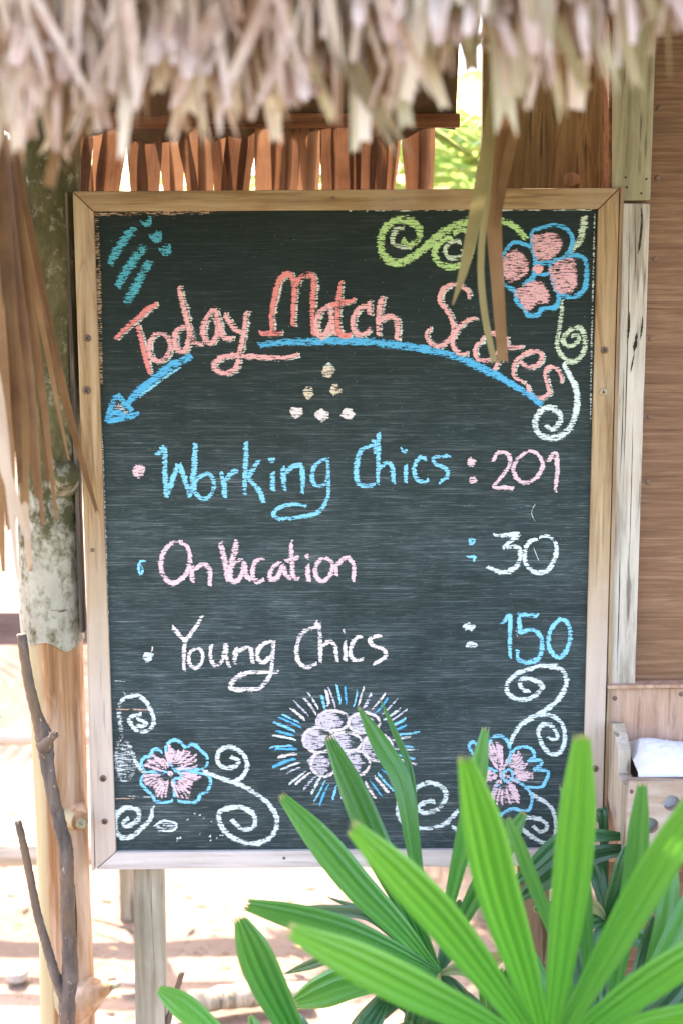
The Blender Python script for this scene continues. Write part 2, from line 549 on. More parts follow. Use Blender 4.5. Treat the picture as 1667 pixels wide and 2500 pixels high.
M['thatch'] = m_dry('weathered_thatch', [(0.16, (0.20, 0.08, 0.04)), (0.33, (0.45, 0.27, 0.185)), (0.50, (0.67, 0.535, 0.435)), (0.80, (0.80, 0.71, 0.61))], 0.12)
M['thatch_green'] = m_dry('grey_green_thatch', [(0.14, (0.16, 0.10, 0.055)), (0.36, (0.39, 0.325, 0.20)), (0.55, (0.57, 0.50, 0.36)), (0.85, (0.72, 0.65, 0.52))], 0.12)
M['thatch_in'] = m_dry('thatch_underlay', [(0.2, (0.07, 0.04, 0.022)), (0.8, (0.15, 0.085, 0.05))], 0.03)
M['dry'] = m_dry('dry_brown_leaf', [(0.15, (0.085, 0.038, 0.014)), (0.45, (0.22, 0.115, 0.048)), (0.85, (0.38, 0.235, 0.12))], 0.22, 0.5)
M['dry_pale'] = m_dry('dry_pale_leaf', [(0.15, (0.40, 0.29, 0.20)), (0.85, (0.66, 0.54, 0.45))], 0.25, 0.5)
M['dry_olive'] = m_dry('dry_olive_leaf', [(0.15, (0.20, 0.16, 0.06)), (0.85, (0.42, 0.36, 0.19))], 0.25, 0.5)
M['screen'] = m_dry('red_brown_leaf', [(0.15, (0.085, 0.035, 0.017)), (0.5, (0.21, 0.098, 0.048)), (0.85, (0.34, 0.18, 0.095))], 0.25, 0.6)


def m_bark():
    m, nt, bs, out = new_mat('mossy_bark')
    a = noise(nt, coords(nt, (26, 26, 14), False), 1.0, 7, 0.7, 0.4)
    b = noise(nt, coords(nt, (10, 10, 6), False), 1.0, 4, 0.6, 0.6)
    l = noise(nt, coords(nt, (46, 46, 36), False), 1.0, 6, 0.7, 0.2)
    col = ramp(nt, a, [(0.30, (0.035, 0.030, 0.014)), (0.5, (0.105, 0.090, 0.042)), (0.72, (0.20, 0.175, 0.10))])
    col = mixc(nt, ramp(nt, b, [(0.42, (0, 0, 0)), (0.62, (1, 1, 1))]), col, (0.062, 0.060, 0.028))
    tc = N(nt, 'ShaderNodeTexCoord')
    sp = N(nt, 'ShaderNodeSeparateXYZ')
    nt.links.new(tc.outputs['Object'], sp.inputs[0])
    # lichen only on the lower stretch, leaving darker bark above
    zz = N(nt, 'ShaderNodeMapRange')
    nt.links.new(sp.outputs[2], zz.inputs[0])
    zz.inputs[1].default_value = 1.36
    zz.inputs[2].default_value = 1.10
    zz.inputs[3].default_value = -0.16
    zz.inputs[4].default_value = 0.06
    lf = ramp(nt, math_n(nt, 'ADD', l, zz.outputs[0]), [(0.40, (0, 0, 0)), (0.60, (1, 1, 1))])
    col = mixc(nt, math_n(nt, 'MULTIPLY', lf, 0.8), col, mixc(nt, a, (0.26, 0.235, 0.165), (0.58, 0.55, 0.47)))
    cr = noise(nt, coords(nt, (9, 9, 60), False), 1.0, 3, 0.6, 0.6)
    cf = ramp(nt, cr, [(0.27, (1, 1, 1)), (0.31, (0, 0, 0))])
    col = mixc(nt, math_n(nt, 'MULTIPLY', cf, 0.8), col, (0.03, 0.025, 0.015))
    nt.links.new(col, bs.inputs['Base Color'])
    bs.inputs['Roughness'].default_value = 0.9
    bs.inputs['Specular IOR Level'].default_value = 0.1
    bump(nt, bs, math_n(nt, 'ADD', a, math_n(nt, 'MULTIPLY', lf, 0.25)), 0.7, 0.004)
    return m


M['bark'] = m_bark()


def m_peeled():
    m, nt, bs, out = new_mat('peeled_log_wood')
    g = noise(nt, coords(nt, (55, 55, 2.2), False), 1.0, 6, 0.65, 0.4)
    b = noise(nt, coords(nt, (16, 16, 2.5), False), 1.0, 4, 0.6, 0.8)
    col = ramp(nt, g, [(0.36, (0.20, 0.095, 0.038)), (0.5, (0.33, 0.17, 0.078)), (0.64, (0.44, 0.26, 0.14))])
    col = mixc(nt, ramp(nt, b, [(0.5, (0, 0, 0)), (0.72, (1, 1, 1))]), col, (0.60, 0.44, 0.32))
    # weathered yellow-green side of the log (towards -x)
    tc = N(nt, 'ShaderNodeTexCoord')
    sp = N(nt, 'ShaderNodeSeparateXYZ')
    nt.links.new(tc.outputs['Normal'], sp.inputs[0])
    side = N(nt, 'ShaderNodeMapRange', interpolation_type='SMOOTHSTEP')
    nt.links.new(math_n(nt, 'ADD', sp.outputs[0], math_n(nt, 'MULTIPLY', b, 0.35)), side.inputs[0])
    side.inputs[1].default_value = -0.02
    side.inputs[2].default_value = -0.30
    col = mixc(nt, side.outputs[0], col, mixc(nt, g, (0.27, 0.21, 0.10), (0.42, 0.36, 0.22)))
    nt.links.new(col, bs.inputs['Base Color'])
    bs.inputs['Roughness'].default_value = 0.55
    bs.inputs['Specular IOR Level'].default_value = 0.3
    bump(nt, bs, g, 0.25, 0.0012)
    return m


M['peeled'] = m_peeled()
M['cut'] = wood('cut_branch_end', (0.22, 0.19, 0.11), (0.34, 0.30, 0.18), (0.46, 0.42, 0.30), 'y', 60)


def m_stick():
    m, nt, bs, out = new_mat('dark_stick_bark')
    a = noise(nt, coords(nt, (60, 60, 14), False), 1.0, 6, 0.7, 0.5)
    b = noise(nt, coords(nt, (130, 130, 60), False), 1.0, 3, 0.6)
    c = noise(nt, coords(nt, (18, 18, 7), False), 1.0, 3, 0.6)
    col = ramp(nt, a, [(0.3, (0.045, 0.033, 0.028)), (0.52, (0.105, 0.080, 0.068)), (0.75, (0.20, 0.155, 0.125))])
    col = mixc(nt, ramp(nt, c, [(0.45, (0, 0, 0)), (0.65, (1, 1, 1))]), col, (0.16, 0.10, 0.055))
    col = mixc(nt, ramp(nt, b, [(0.66, (0, 0, 0)), (0.71, (1, 1, 1))]), col, (0.46, 0.33, 0.22))
    nt.links.new(col, bs.inputs['Base Color'])
    bs.inputs['Roughness'].default_value = 0.8
    bump(nt, bs, a, 0.6, 0.003)
    return m


M['stick'] = m_stick()


def m_plain(name, col, rough=0.6, metal=0.0, var=0.25, scale=60):
    m, nt, bs, out = new_mat(name)
    n = noise(nt, coords(nt, (scale, scale, scale)), 1.0, 4, 0.6)
    c = mixc(nt, n, tuple(v * (1 - var) for v in col), tuple(min(1, v * (1 + var)) for v in col))
    nt.links.new(c, bs.inputs['Base Color'])
    bs.inputs['Roughness'].default_value = rough
    bs.inputs['Metallic'].default_value = metal
    bump(nt, bs, n, 0.2, 0.001)
    return m


M['screw'] = m_plain('rusty_screw', (0.16, 0.105, 0.075), 0.55, 0.4, 0.5, 300)
M['screw_pale'] = m_plain('brass_screw', (0.42, 0.32, 0.22), 0.45, 0.5, 0.4, 300)
M['slot'] = m_plain('screw_recess', (0.02, 0.015, 0.012), 0.9)
M['wire'] = m_plain('galvanised_wire', (0.34, 0.33, 0.32), 0.5, 0.5)
M['towel'] = m_plain('white_towel', (0.74, 0.74, 0.77), 0.95, 0, 0.06, 260)
M['stone'] = m_plain('grey_stone', (0.36, 0.32, 0.28), 0.9, 0, 0.4, 20)
M['litter'] = m_dry('fallen_leaf', [(0.2, (0.26, 0.15, 0.07)), (0.8, (0.50, 0.36, 0.22))], 0.1)


def m_ground():
    m, nt, bs, out = new_mat('pale_sand')
    a = noise(nt, coords(nt, (1.4, 1.4, 1.4), False), 1.0, 6, 0.65)
    b = noise(nt, coords(nt, (28, 28, 28), False), 1.0, 6, 0.7)
    col = mixc(nt, ramp(nt, a, [(0.35, (0, 0, 0)), (0.65, (1, 1, 1))]), (0.195, 0.132, 0.098), (0.29, 0.22, 0.175))
    col = mixc(nt, ramp(nt, b, [(0.32, (1, 1, 1)), (0.45, (0, 0, 0))]), col, (0.12, 0.080, 0.055))
    nt.links.new(col, bs.inputs['Base Color'])
    bs.inputs['Roughness'].default_value = 0.95
    bs.inputs['Specular IOR Level'].default_value = 0.1
    bump(nt, bs, b, 0.8, 0.02)
    return m


M['ground'] = m_ground()
M['added_lawn'] = m_plain('added_lawn_grass', (0.075, 0.085, 0.04), 0.9, 0, 0.5, 30)  # grass of the unseen added sheet, kept dark to cut bounce

# ------------------------------------------------------------------ ground
gv, gf = [], []
gx = [-200, -40, -12, -6] + [-4 + 0.25 * i for i in range(33)] + [6, 12, 40, 200]
gy = [-200, -40, -12, -6, -4, -3, -2, -1] + [-0.5 + 0.25 * i for i in range(27)] + [9, 14, 40, 250]
for j, y in enumerate(gy):
    for i, x in enumerate(gx):
        near = abs(x) < 5 and -1 < y < 7
        gv.append((x, y, rnd.uniform(-0.03, 0.0) if near else 0.0))
for j in range(len(gy) - 1):
    for i in range(len(gx) - 1):
        a = j * len(gx) + i
        gf.append((a, a + 1, a + len(gx) + 1, a + len(gx)))
tag(mesh_obj('ground', gv, gf, M['ground']), kind='structure')

lv = [(-60, -60, 0.012), (60, -60, 0.012), (60, -1.15, 0.012), (-60, -1.15, 0.012)]
tag(mesh_obj('added_lawn', lv, [(0, 1, 2, 3)], M['added_lawn']), kind='structure')  # unseen sheet, added to dim ground bounce and darken the board's top

# ------------------------------------------------------------------ chalkboard
base = P(850, 2120, 0.0)
board = thing('chalkboard', (base.x, 0.0, 0.0),
              'black chalkboard in a weathered wooden frame with coloured chalk scores, arrow and flowers', 'chalkboard')
TLo, TRo, BLo, BRo = (178, 467), (1511, 459), (234, 2124), (1467, 2112)
TLi, TRi, BLi, BRi = (229, 516), (1460, 510), (284, 2081), (1419, 2073)
FD = Vector((0, 0.034, 0))
G = 1.2   # hair gap at the mitres, photo pixels
prism('top_rail', quad([(TLo[0] + G, TLo[1]), (TLi[0] + G, TLi[1]), (TRi[0] - G, TRi[1]), (TRo[0] - G, TRo[1])], 0.0), FD, M['frame_h'], board, 0.0016)
prism('bottom_rail', quad([(BLi[0] + G, BLi[1]), (BLo[0] + G, BLo[1]), (BRo[0] - G, BRo[1]), (BRi[0] - G, BRi[1])], 0.0), FD, M['frame_grey'], board, 0.0016)
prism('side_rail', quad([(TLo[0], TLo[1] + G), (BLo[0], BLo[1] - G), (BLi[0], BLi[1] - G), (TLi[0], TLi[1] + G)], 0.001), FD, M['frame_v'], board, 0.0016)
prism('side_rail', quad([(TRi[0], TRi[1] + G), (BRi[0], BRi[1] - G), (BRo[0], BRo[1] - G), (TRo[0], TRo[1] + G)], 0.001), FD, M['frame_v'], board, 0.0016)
PB = 0.0085
bp = prism('board_panel', quad([(215, 500), (270, 2096), (1432, 2088), (1474, 496)], PB), (0, 0.012, 0), M['board'], board, 0.0)
# thin laths nailed along both outer edges
prism('edge_lath', quad([(156, 470), (196, 1545), (206, 1545), (165, 470)], 0.006), (0, 0.03, 0), M['lath_dark'], board, 0.0008)
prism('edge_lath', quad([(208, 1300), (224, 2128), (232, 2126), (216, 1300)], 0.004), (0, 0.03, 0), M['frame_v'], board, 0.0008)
prism('edge_lath', quad([(1513, 457), (1470, 2112), (1478, 2112), (1523, 457)], 0.003), (0, 0.032, 0), M['lath'], board, 0.0008)
# legs
prism('leg', quad([(326, 2100), (334, 2760), (408, 2760), (396, 2100)], 0.036), (0, 0.045, 0), M['leg'], board, 0.002)
prism('leg', quad([(1262, 2095), (1256, 2760), (1332, 2760), (1342, 2095)], 0.036), (0, 0.045, 0), M['leg_brown'], board, 0.002)


def screw(px, py, Y, r, mat, parent, name='screw', cross=True):
    c = P(px, py, Y)
    k = SC(Y) * r
    bm = bmesh.new()
    prof = [(0.0, -0.35), (0.55, -0.32), (0.9, -0.2), (1.0, 0.0), (1.0, 0.3)]
    seg = 14
    rings = []
    for rr, yy in prof:
        if rr == 0:
            rings.append([bm.verts.new(c + Vector((0, yy * k, 0)))])
        else:
            rings.append([bm.verts.new(c + Vector((math.cos(2 * math.pi * i / seg) * rr * k, yy * k, math.sin(2 * math.pi * i / seg) * rr * k))) for i in range(seg)])
    for a, b in zip(rings, rings[1:]):
        for i in range(seg):
            j = (i + 1) % seg
            if len(a) == 1:
                bm.faces.new([a[0], b[i], b[j]])
            else:
                bm.faces.new([a[i], b[i], b[j], a[j]])
    if cross:
        an = rnd.uniform(0, 1.5)
        for q in (0, 1):
            ca, sa = math.cos(an + q * math.pi / 2), math.sin(an + q * math.pi / 2)
            u, w = Vector((ca, 0, sa)) * k * 0.6, Vector((-sa, 0, ca)) * k * 0.13
            o = c + Vector((0, (-0.37 - 0.01 * q) * k, 0))
            f = bm.faces.new([bm.verts.new(o - u - w), bm.verts.new(o + u - w), bm.verts.new(o + u + w), bm.verts.new(o - u + w)])
            f.material_index = 1
    bmesh.ops.recalc_face_normals(bm, faces=bm.faces)
    return bm_obj(name, bm, [mat, M['slot']], parent, False)


for (x, y, r, mt) in [(214, 826, 9, 'screw'), (212, 953, 10, 'screw'), (226, 1343, 5, 'screw'), (252, 1901, 9, 'screw'), (256, 2006, 8, 'screw'),
                      (1475, 855, 9, 'screw'), (1472, 957, 9, 'screw_pale'), (1451, 1877, 9, 'screw'), (1443, 1955, 9, 'screw'),
                      (813, 485, 5, 'screw'), (694, 2095, 4, 'screw')]:
    screw(x, y, 0.0 if mt != 'x' else 0, r, M[mt], board, cross=r > 7)

# ---------------------------------------------------------------- chalk
REG = {'R3': (150, 450, 2.24), 'R4': (850, 450, 2.24), 'R5': (150, 1050, 2.24), 'R6': (850, 1050, 2.24),
       'R7': (200, 1600, 2.412), 'R8': (850, 1600, 2.24), 'Z1': (600, 1640, 3.136), 'Z2': (1080, 1600, 4.48),
       'Z3': (200, 650, 3.136), 'Z4': (600, 620, 3.136), 'Z5': (1000, 650, 3.484), 'N': (0, 0, 1.0)}
layer = [0]


def to_px(reg, s):
    ox, oy, k = REG[reg]
    return [(ox + float(a.split(',')[0]) / k, oy + float(a.split(',')[1]) / k) for a in s.split()]


def ribbon(acc, pts, w, taper=(0.8, 0.7), grow=1.9):
    """one chalk stroke: a flat ribbon a hair in front of the panel; uv.y runs -1..1 across it"""
    V, F, U = acc
    layer[0] = (layer[0] + 1) % 48
    y0 = PB - 0.0003 - layer[0] * 0.000028
    p3 = [Vector((x, y, 0)) for x, y in pts]
    L = sum((a - b).length for a, b in zip(p3, p3[1:]))
    n = max(4, int(L / 5))
    path = catmull(p3, n)
    # thin out the ends of the stroke with extra points past both tips
    st = len(V)
    hw = w * 0.465 * grow
    for i, p in enumerate(path):
        t = (path[min(i + 1, n - 1)] - path[max(i - 1, 0)])
        t.normalize()
        s = Vector((-t.y, t.x, 0))
        f = i / (n - 1)
        k = taper[0] + (1 - taper[0]) * min(1, f * 4) if f < 0.5 else taper[1] + (1 - taper[1]) * min(1, (1 - f) * 4)
        k *= 1 + 0.10 * rnd.uniform(-1, 1)
        yy = y0 - 0.000022 * f
        endv = 0.72 if i in (0, n - 1) else 0.0
        for c, v in ((-1, -1.0), (0, endv), (1, 1.0)):
            q = p + s * hw * k * c
            V.append(P(q.x, q.y, yy))
            U.append((f, v))
    for i in range(n - 1):
        a = st + i * 3
        F.append((a, a + 1, a + 4, a + 3))
        F.append((a + 1, a + 2, a + 5, a + 4))


def patch(acc, pts, sub=1):
    """rubbed-in area of chalk: fan with uv.y 0 in the middle and 1 on the rim"""
    V, F, U = acc
    layer[0] = (layer[0] + 1) % 48
    y0 = PB - 0.0003 - layer[0] * 0.000028
    p3 = [Vector((x, y, 0)) for x, y in pts]
    ring = catmull(p3 + [p3[0]], len(p3) * 3 + 1)[:-1]
    c = sum(ring, Vector()) / len(ring)
    st = len(V)
    V.append(P(c.x, c.y, y0)); U.append((0, 0))
    for lv, vv in ((0.84, 0.38), (1.14, 1.0)):
        for q in ring:
            d = c + (q - c) * lv
            V.append(P(d.x, d.y, y0)); U.append((0, vv))
    n = len(ring)
    for i in range(n):
        j = (i + 1) % n
        F.append((st, st + 1 + i, st + 1 + j))
        F.append((st + 1 + i, st + 1 + n + i, st + 1 + n + j, st + 1 + j))


def blob(x, y, rx, ry, n=15, jag=0.2):
    return [(x + math.cos(2 * math.pi * i / n) * rx * (1 + rnd.uniform(-jag, jag)), y + math.sin(2 * math.pi * i / n) * ry * (1 + rnd.uniform(-jag, jag))) for i in range(n)]


def chalk(name, items, parent=board, label=None):
    """items: (colour, kind, region, data, width); one mesh per chalk mark, a slot per colour"""
    V, F, U, MI, mats = [], [], [], [], []
    for it in items:
        col, kind, reg, data, w = it
        acc = ([], [], [])
        if kind == 's':
            for s in data.split('|'):
                ribbon(acc, to_px(reg, s), w)
        elif kind == 'f':
            for s in data.split('|'):
                patch(acc, to_px(reg, s))
        elif kind == 'b':
            ox, oy, k = REG[reg]
            for s in data.split('|'):
                x, y, rx, ry = [float(q) for q in s.split(',')]
                patch(acc, blob(ox + x / k, oy + y / k, rx / k, ry / k))
        if CH[col] not in mats:
            mats.append(CH[col])
        o = len(V)
        V += acc[0]; U += acc[2]
        F += [tuple(i + o for i in f) for f in acc[1]]
        MI += [mats.index(CH[col])] * len(acc[1])
    ob = mesh_obj(name, V, F, mats, parent, U, False)
    for p, mi in zip(ob.data.polygons, MI):
        p.material_index = mi
    if label:
        ob['label'] = label
    return ob


def shift(s, dx, dy):
    return '|'.join(' '.join('%g,%g' % (float(a.split(',')[0]) + dx, float(a.split(',')[1]) + dy) for a in q.split()) for q in s.split('|'))


def letter(reg, data, w, col, ghost=None, parent=None, col2=None):
    it = []
    if ghost:
        it.append(('ghost', 's', reg, shift(data, ghost[0], ghost[1]), w * 1.25))
    it.append((col, 's', reg, data, w))
    chalk('chalk_letter', it, parent)


def hatch(s, cx, cy):
    q = [tuple(float(v) for v in a.split(',')) for a in s.split()]
    out = []
    for a, b in zip(q, q[1:] + q[:1]):
        for t in (0.0, 0.5):
            x, y = a[0] + (b[0] - a[0]) * t, a[1] + (b[1] - a[1]) * t
            if math.hypot(x - cx, y - cy) > 60:
                k0 = rnd.uniform(0.35, 0.5)
                out.append('%g,%g %g,%g' % (cx + (x - cx) * k0, cy + (y - cy) * k0, cx + (x - cx) * 0.97, cy + (y - cy) * 0.97))
    return '|'.join(out)


# words: each word is a part, each letter a sub-part
def word(name, letters, label):
    lead = letters[0]
    def one(nm, par, L):
        reg, data, w, col = L[:4]
        it = []
        if len(L) > 4 and L[4]:
            it.append(('ghost', 's', reg, shift(data, L[4][0], L[4][1]), w * 1.3))
        it.append((col, 's', reg, data, w))
        return chalk(nm, it, par)
    first = one(name, board, lead)
    first['label'] = label
    for L in letters[1:]:
        one('chalk_letter', first, L)
    return first


gh = (16, 5)
word('chalk_word', [
    ('Z3', '255,560 320,495 420,405 500,335 580,285|425,450 450,540 480,660 505,760 525,840', 12.5, 'red', gh),
    ('Z3', '620,510 570,560 560,650 590,715 640,725 690,690 720,620 700,550 650,510 615,515', 12, 'coral', gh),
    ('Z3', '840,455 775,490 750,560 770,630 815,655 850,610 865,540 855,470|785,150 810,260 840,380 870,500 900,580 970,600', 14, 'coral', gh),
    ('Z3', '1055,320 1010,380 975,450 975,530 1020,590 1065,550 1080,470 1060,390|1060,325 1090,420 1110,510 1140,550 1205,550', 13.5, 'coral', gh),
    ('Z3', '1130,360 1170,420 1210,480 1260,510|1300,340 1290,450 1270,580 1245,680 1225,770 1180,810 1120,815 1060,785 1060,740 1110,700 1180,685 1300,688 1420,695 1560,702 1640,692 1700,674', 13.5, 'coral', gh),
], 'coral pink chalk word Today')
word('chalk_word', [
    ('Z4', '100,605 190,610 280,605|200,600 200,450 225,320 255,210 310,155 350,170 375,260 365,400 360,555|385,250 420,180 490,160 520,200 515,330 510,450 515,630', 14, 'red', gh),
    ('Z4', '690,390 620,430 580,510 580,580 610,630 660,600 690,530 700,430|670,380 700,480 710,580 740,610', 14, 'coral', gh),
    ('Z4', '770,200 755,320 745,430 745,550 770,620 850,620|690,395 760,375 880,355', 14, 'red', gh),
    ('Z4', '985,350 985,470|985,400 920,410 870,470 860,550 890,615 950,610 1000,570', 12.5, 'coral', gh),
    ('Z4', '1085,320 1060,450 1050,630|1060,520 1120,480 1180,490 1200,560 1190,660', 14, 'coral', gh),
], 'coral pink chalk word Match')
word('chalk_word', [
    ('Z5', '505,275 490,210 440,170 370,150 300,180 255,240 260,310 310,370 350,440 370,520 360,590 310,640 250,680 180,660 140,600 150,550 185,530', 12, 'coral', gh),
    ('Z5', '615,435 540,455 480,500 430,570 405,640 430,710 480,745 540,740', 12, 'coral', gh),
    ('Z5', '640,640 600,700 610,770 660,800 740,790 800,720 810,630 770,570 700,560 690,500|700,590 640,640', 12, 'coral', gh),
    ('Z5', '860,600 870,680 830,760 790,830 755,890|870,700 930,690 1010,690', 11, 'coral', gh),
    ('Z5', '970,800 1040,855 1120,845 1165,780 1140,730 1060,730 980,770 930,840 925,920 970,970 1020,990', 11, 'coral', gh),
    ('Z5', '1340,990 1320,910 1270,860 1210,870 1195,930 1215,1010 1230,1070 1190,1110 1140,1120 1080,1090 1045,1030 1050,1000', 10.5, 'coral', gh),
], 'coral pink chalk word Scores curving downward')
# long blue arc and arrow
arr = chalk('chalk_arrow', [('blue', 's', 'N', '629,843 696,836 759,834 823,832 887,834 951,840 1015,849 1060,856 1100,867 1140,882 1180,901 1220,921 1260,945 1300,971 1322,990', 19)], board,
            'broad blue chalk arc under the title')
chalk('arrow_shaft', [('blue', 's', 'Z3', '885,680 720,770 600,860 480,960 390,1050', 21), ('sky', 's', 'Z3', '800,770 640,880 480,1000', 8)], arr)
chalk('arrow_head', [('mist', 'f', 'Z3', '305,985 240,1180 450,1140', 0),
                     ('blue', 's', 'Z3', '312,975 265,1080 228,1195|228,1190 350,1165 485,1128|312,975 380,1060 430,1110|245,1150 300,1120 360,1140', 15)], arr)
# teal dashes
chalk('chalk_dashes', [('teal', 's', 'R3', '405,235 350,300 300,370 265,440|460,330 410,400 350,480 305,565|490,415 440,500 390,590 350,655', 24),
                       ('teal', 's', 'R3', '440,222 500,198', 25), ('teal', 's', 'R3', '485,300 555,285|540,372 605,352', 27)], board, 'teal chalk dashes and dots in the corner')
# green vine over the title
vine = chalk('chalk_vine', [('green', 's', 'R4', '290,300 330,335 380,300 390,250 340,205 270,195 205,235 178,310 190,385 250,430 330,410 420,345 500,275 590,225 680,200 780,190 870,210 930,250 975,305', 21),
                            ('mint', 's', 'R4', '345,345 280,340 240,310 260,250 310,240', 15)], board, 'yellow green chalk vine with two curls')
chalk('vine_curl', [('green', 's', 'R4', '600,290 560,300 515,330 500,390 540,440 610,450 670,420 705,350 700,280 650,250 600,270', 17),
                    ('mint', 's', 'R4', '650,320 610,310 560,350 580,400 640,400 660,360', 14)], vine)
chalk('vine_tendril', [('mint', 's', 'R4', '1320,170 1315,230 1290,310 1230,370', 20)], vine)
# flower beside the title
fl = chalk('chalk_flower', [('blue', 's', 'R4', '1000,350 1005,260 1050,240 1120,222 1180,240 1222,290 1215,360 1185,398 1240,388 1292,410 1302,480 1290,570 1240,612 1180,612 1152,600 1150,640 1130,672 1060,682 1030,715 980,715 958,672 920,645 915,590 870,560 838,530 845,460 835,400 870,350 900,320 960,325 1000,350', 12.5),
                            ('blue', 's', 'R4', '1000,350 1020,410 1010,505 945,550|1030,432 1090,430 1130,420 1185,398|1108,480 1120,540 1150,605', 13),
                            ('blue', 's', 'R4', '1035,440 1030,480 1065,495 1100,480 1100,440 1065,430 1035,440', 9)], board, 'pink chalk flower outlined in blue beside the title')
for s in ('1020,270 1080,265 1130,250 1190,280 1205,320 1190,360 1160,400 1100,425 1050,415 1025,350',
          '1150,420 1220,395 1275,410 1280,480 1285,540 1260,590 1200,610 1150,580 1120,500 1110,460',
          '1010,530 1080,520 1110,550 1135,600 1120,650 1060,660 1020,700 980,690 965,650 930,610 940,570',
          '890,370 950,350 1010,400 1020,460 1000,500 930,540 880,530 850,440'):
    chalk('petal', [('pinkfill', 'f', 'R4', s, 0)], fl)
chalk('flower_centre', [('coral', 'b', 'R4', '1065,462,30,26', 0)], fl)
vn = chalk('chalk_vine', [('mint', 's', 'R4', '1165,630 1165,700 1150,800 1140,870 1160,930 1210,970 1260,955 1290,900 1290,830 1265,785 1210,800 1170,850 1200,885 1255,860 1250,825 1215,830', 14)], board,
           'pale chalk vine curling down from the flower beside the title')
chalk('vine_curl', [('white', 's', 'R4', '1200,975 1240,1050 1270,1110 1280,1190 1260,1290 1220,1355 1150,1388 1080,1370 1048,1310 1070,1250 1120,1222 1178,1245 1185,1300 1140,1340 1105,1315', 16)], vn)
# six cream dots
dm = None
for i, s in enumerate(('630,905,50,48', '520,1058,45,55', '735,1042,52,50', '430,1215,55,50', '625,1235,55,54', '820,1225,56,50')):
    if i == 0:
        dm = chalk('chalk_dots', [('ghost', 'b', 'Z4', '640,880,50,50', 0), ('cream', 'b', 'Z4', s, 0)], board, 'six cream chalk dots in a triangle')
    else:
        chalk('chalk_dot', [('cream' if i < 3 else 'rose', 'b', 'Z4', s, 0)], dm)
# first line
chalk('chalk_bullet', [('pink', 'b', 'R5', '425,222,36,42', 0)], board)
word('chalk_word', [
    ('R5', '520,140 570,90|570,90 568,220 575,370|580,360 610,270 640,185|645,180 680,280 705,365|705,370 725,220 735,70', 13.5, 'sky'),
    ('R5', '815,240 770,270 760,330 800,375 850,350 865,290 840,240 800,245', 12, 'sky'),
    ('R5', '900,225 920,300 925,375|925,280 960,235 1000,225', 13, 'sky'),
    ('R5', '1040,60 1038,200 1030,355|1110,160 1045,270|1050,265 1110,330 1135,400', 13, 'sky'),
    ('R5', '1185,225 1185,335|1160,165 1198,168', 14, 'sky'),
    ('R5', '1240,195 1250,335|1250,240 1300,195 1340,200 1350,270 1345,350', 13, 'sky'),
    ('R5', '1480,150 1420,190 1400,260 1430,305 1480,280 1485,160|1485,150 1490,280 1480,380 1430,450 1340,475 1220,485 1190,455 1230,420 1310,405 1370,420', 11, 'sky'),
], 'sky blue chalk word Working')
word('chalk_word', [
    ('R6', '150,130 140,50|140,80 70,110 45,200 50,280 90,305 150,300', 13, 'sky'),
    ('R6', '195,10 192,150 190,300|190,210 240,180 270,210 275,295', 12, 'sky'),
    ('R6', '342,185 342,290|310,100 350,125', 11, 'sky'),
    ('R6', '460,160 420,150 390,200 400,265 440,285 470,270', 11, 'sky'),
    ('R6', '590,140 500,150 505,185 560,210 570,250 520,290', 11, 'sky'),
], 'sky blue chalk word Chics')
chalk('chalk_colon', [('pink', 'b', 'R6', '672,175,29,27|680,275,25,25', 0)], board)
word('chalk_number', [
    ('R6', '790,175 810,130 850,120 880,150 875,200 830,260 785,315|785,315 850,315 905,320', 10.5, 'pink'),
    ('R6', '1010,115 950,160 930,220 960,275 1010,285 1060,255 1090,190 1060,130 1010,110', 11, 'pink'),
    ('R6', '1115,175 1160,125 1170,200 1165,270 1158,340', 11.5, 'pink'),
], 'pink chalk number 201')
# second line
chalk('chalk_bullet', [('sky', 's', 'R5', '462,712 432,722 425,760 432,788 446,770 440,735', 7.5)], board)
word('chalk_word', [
    ('R5', '630,605 570,650 545,740 570,810 620,835 680,790 705,710 690,640 640,605', 12.5, 'pink'),
    ('R5', '745,740 745,835|750,770 800,735 840,760 840,855', 12, 'pink'),
], 'pink chalk word On')
word('chalk_word', [
    ('R5', '870,610 895,720 915,830|915,830 935,720 965,600', 15, 'pink'),
    ('R5', '1020,700 960,740 950,800 980,830 1020,780 1030,720 1040,790 1070,825', 13, 'pink'),
    ('R5', '1140,700 1090,720 1075,790 1100,830 1140,815', 12, 'pink'),
    ('R5', '1230,715 1180,760 1170,810 1210,805 1240,740 1255,790 1290,815', 12, 'pink'),
    ('R5', '1285,600 1290,720 1300,800 1330,815|1250,720 1330,695', 12, 'pink'),
    ('R5', '1375,730 1380,830|1362,697 1385,690', 12, 'pink'),
    ('R5', '1460,695 1420,740 1425,800 1460,825 1500,790 1510,730 1470,695', 12, 'pink'),
    ('R5', '1530,720 1530,800|1535,745 1568,705 1605,703 1628,760 1620,830', 11.5, 'pink'),
], 'pink chalk word Vacation')
chalk('chalk_colon', [('sky', 's', 'R6', '665,590 690,605 668,625 665,592|645,695 690,692 680,718', 7.5)], board)
word('chalk_number', [
    ('R6', '790,575 860,575 930,570 880,610 840,645|850,640 920,640 940,680 920,740 870,775 810,770 755,745', 12, 'white'),
    ('R6', '1060,590 1010,620 990,690 1010,750 1060,780 1110,770 1150,720 1165,640 1130,585 1070,582', 12, 'white'),
], 'white chalk number 30')
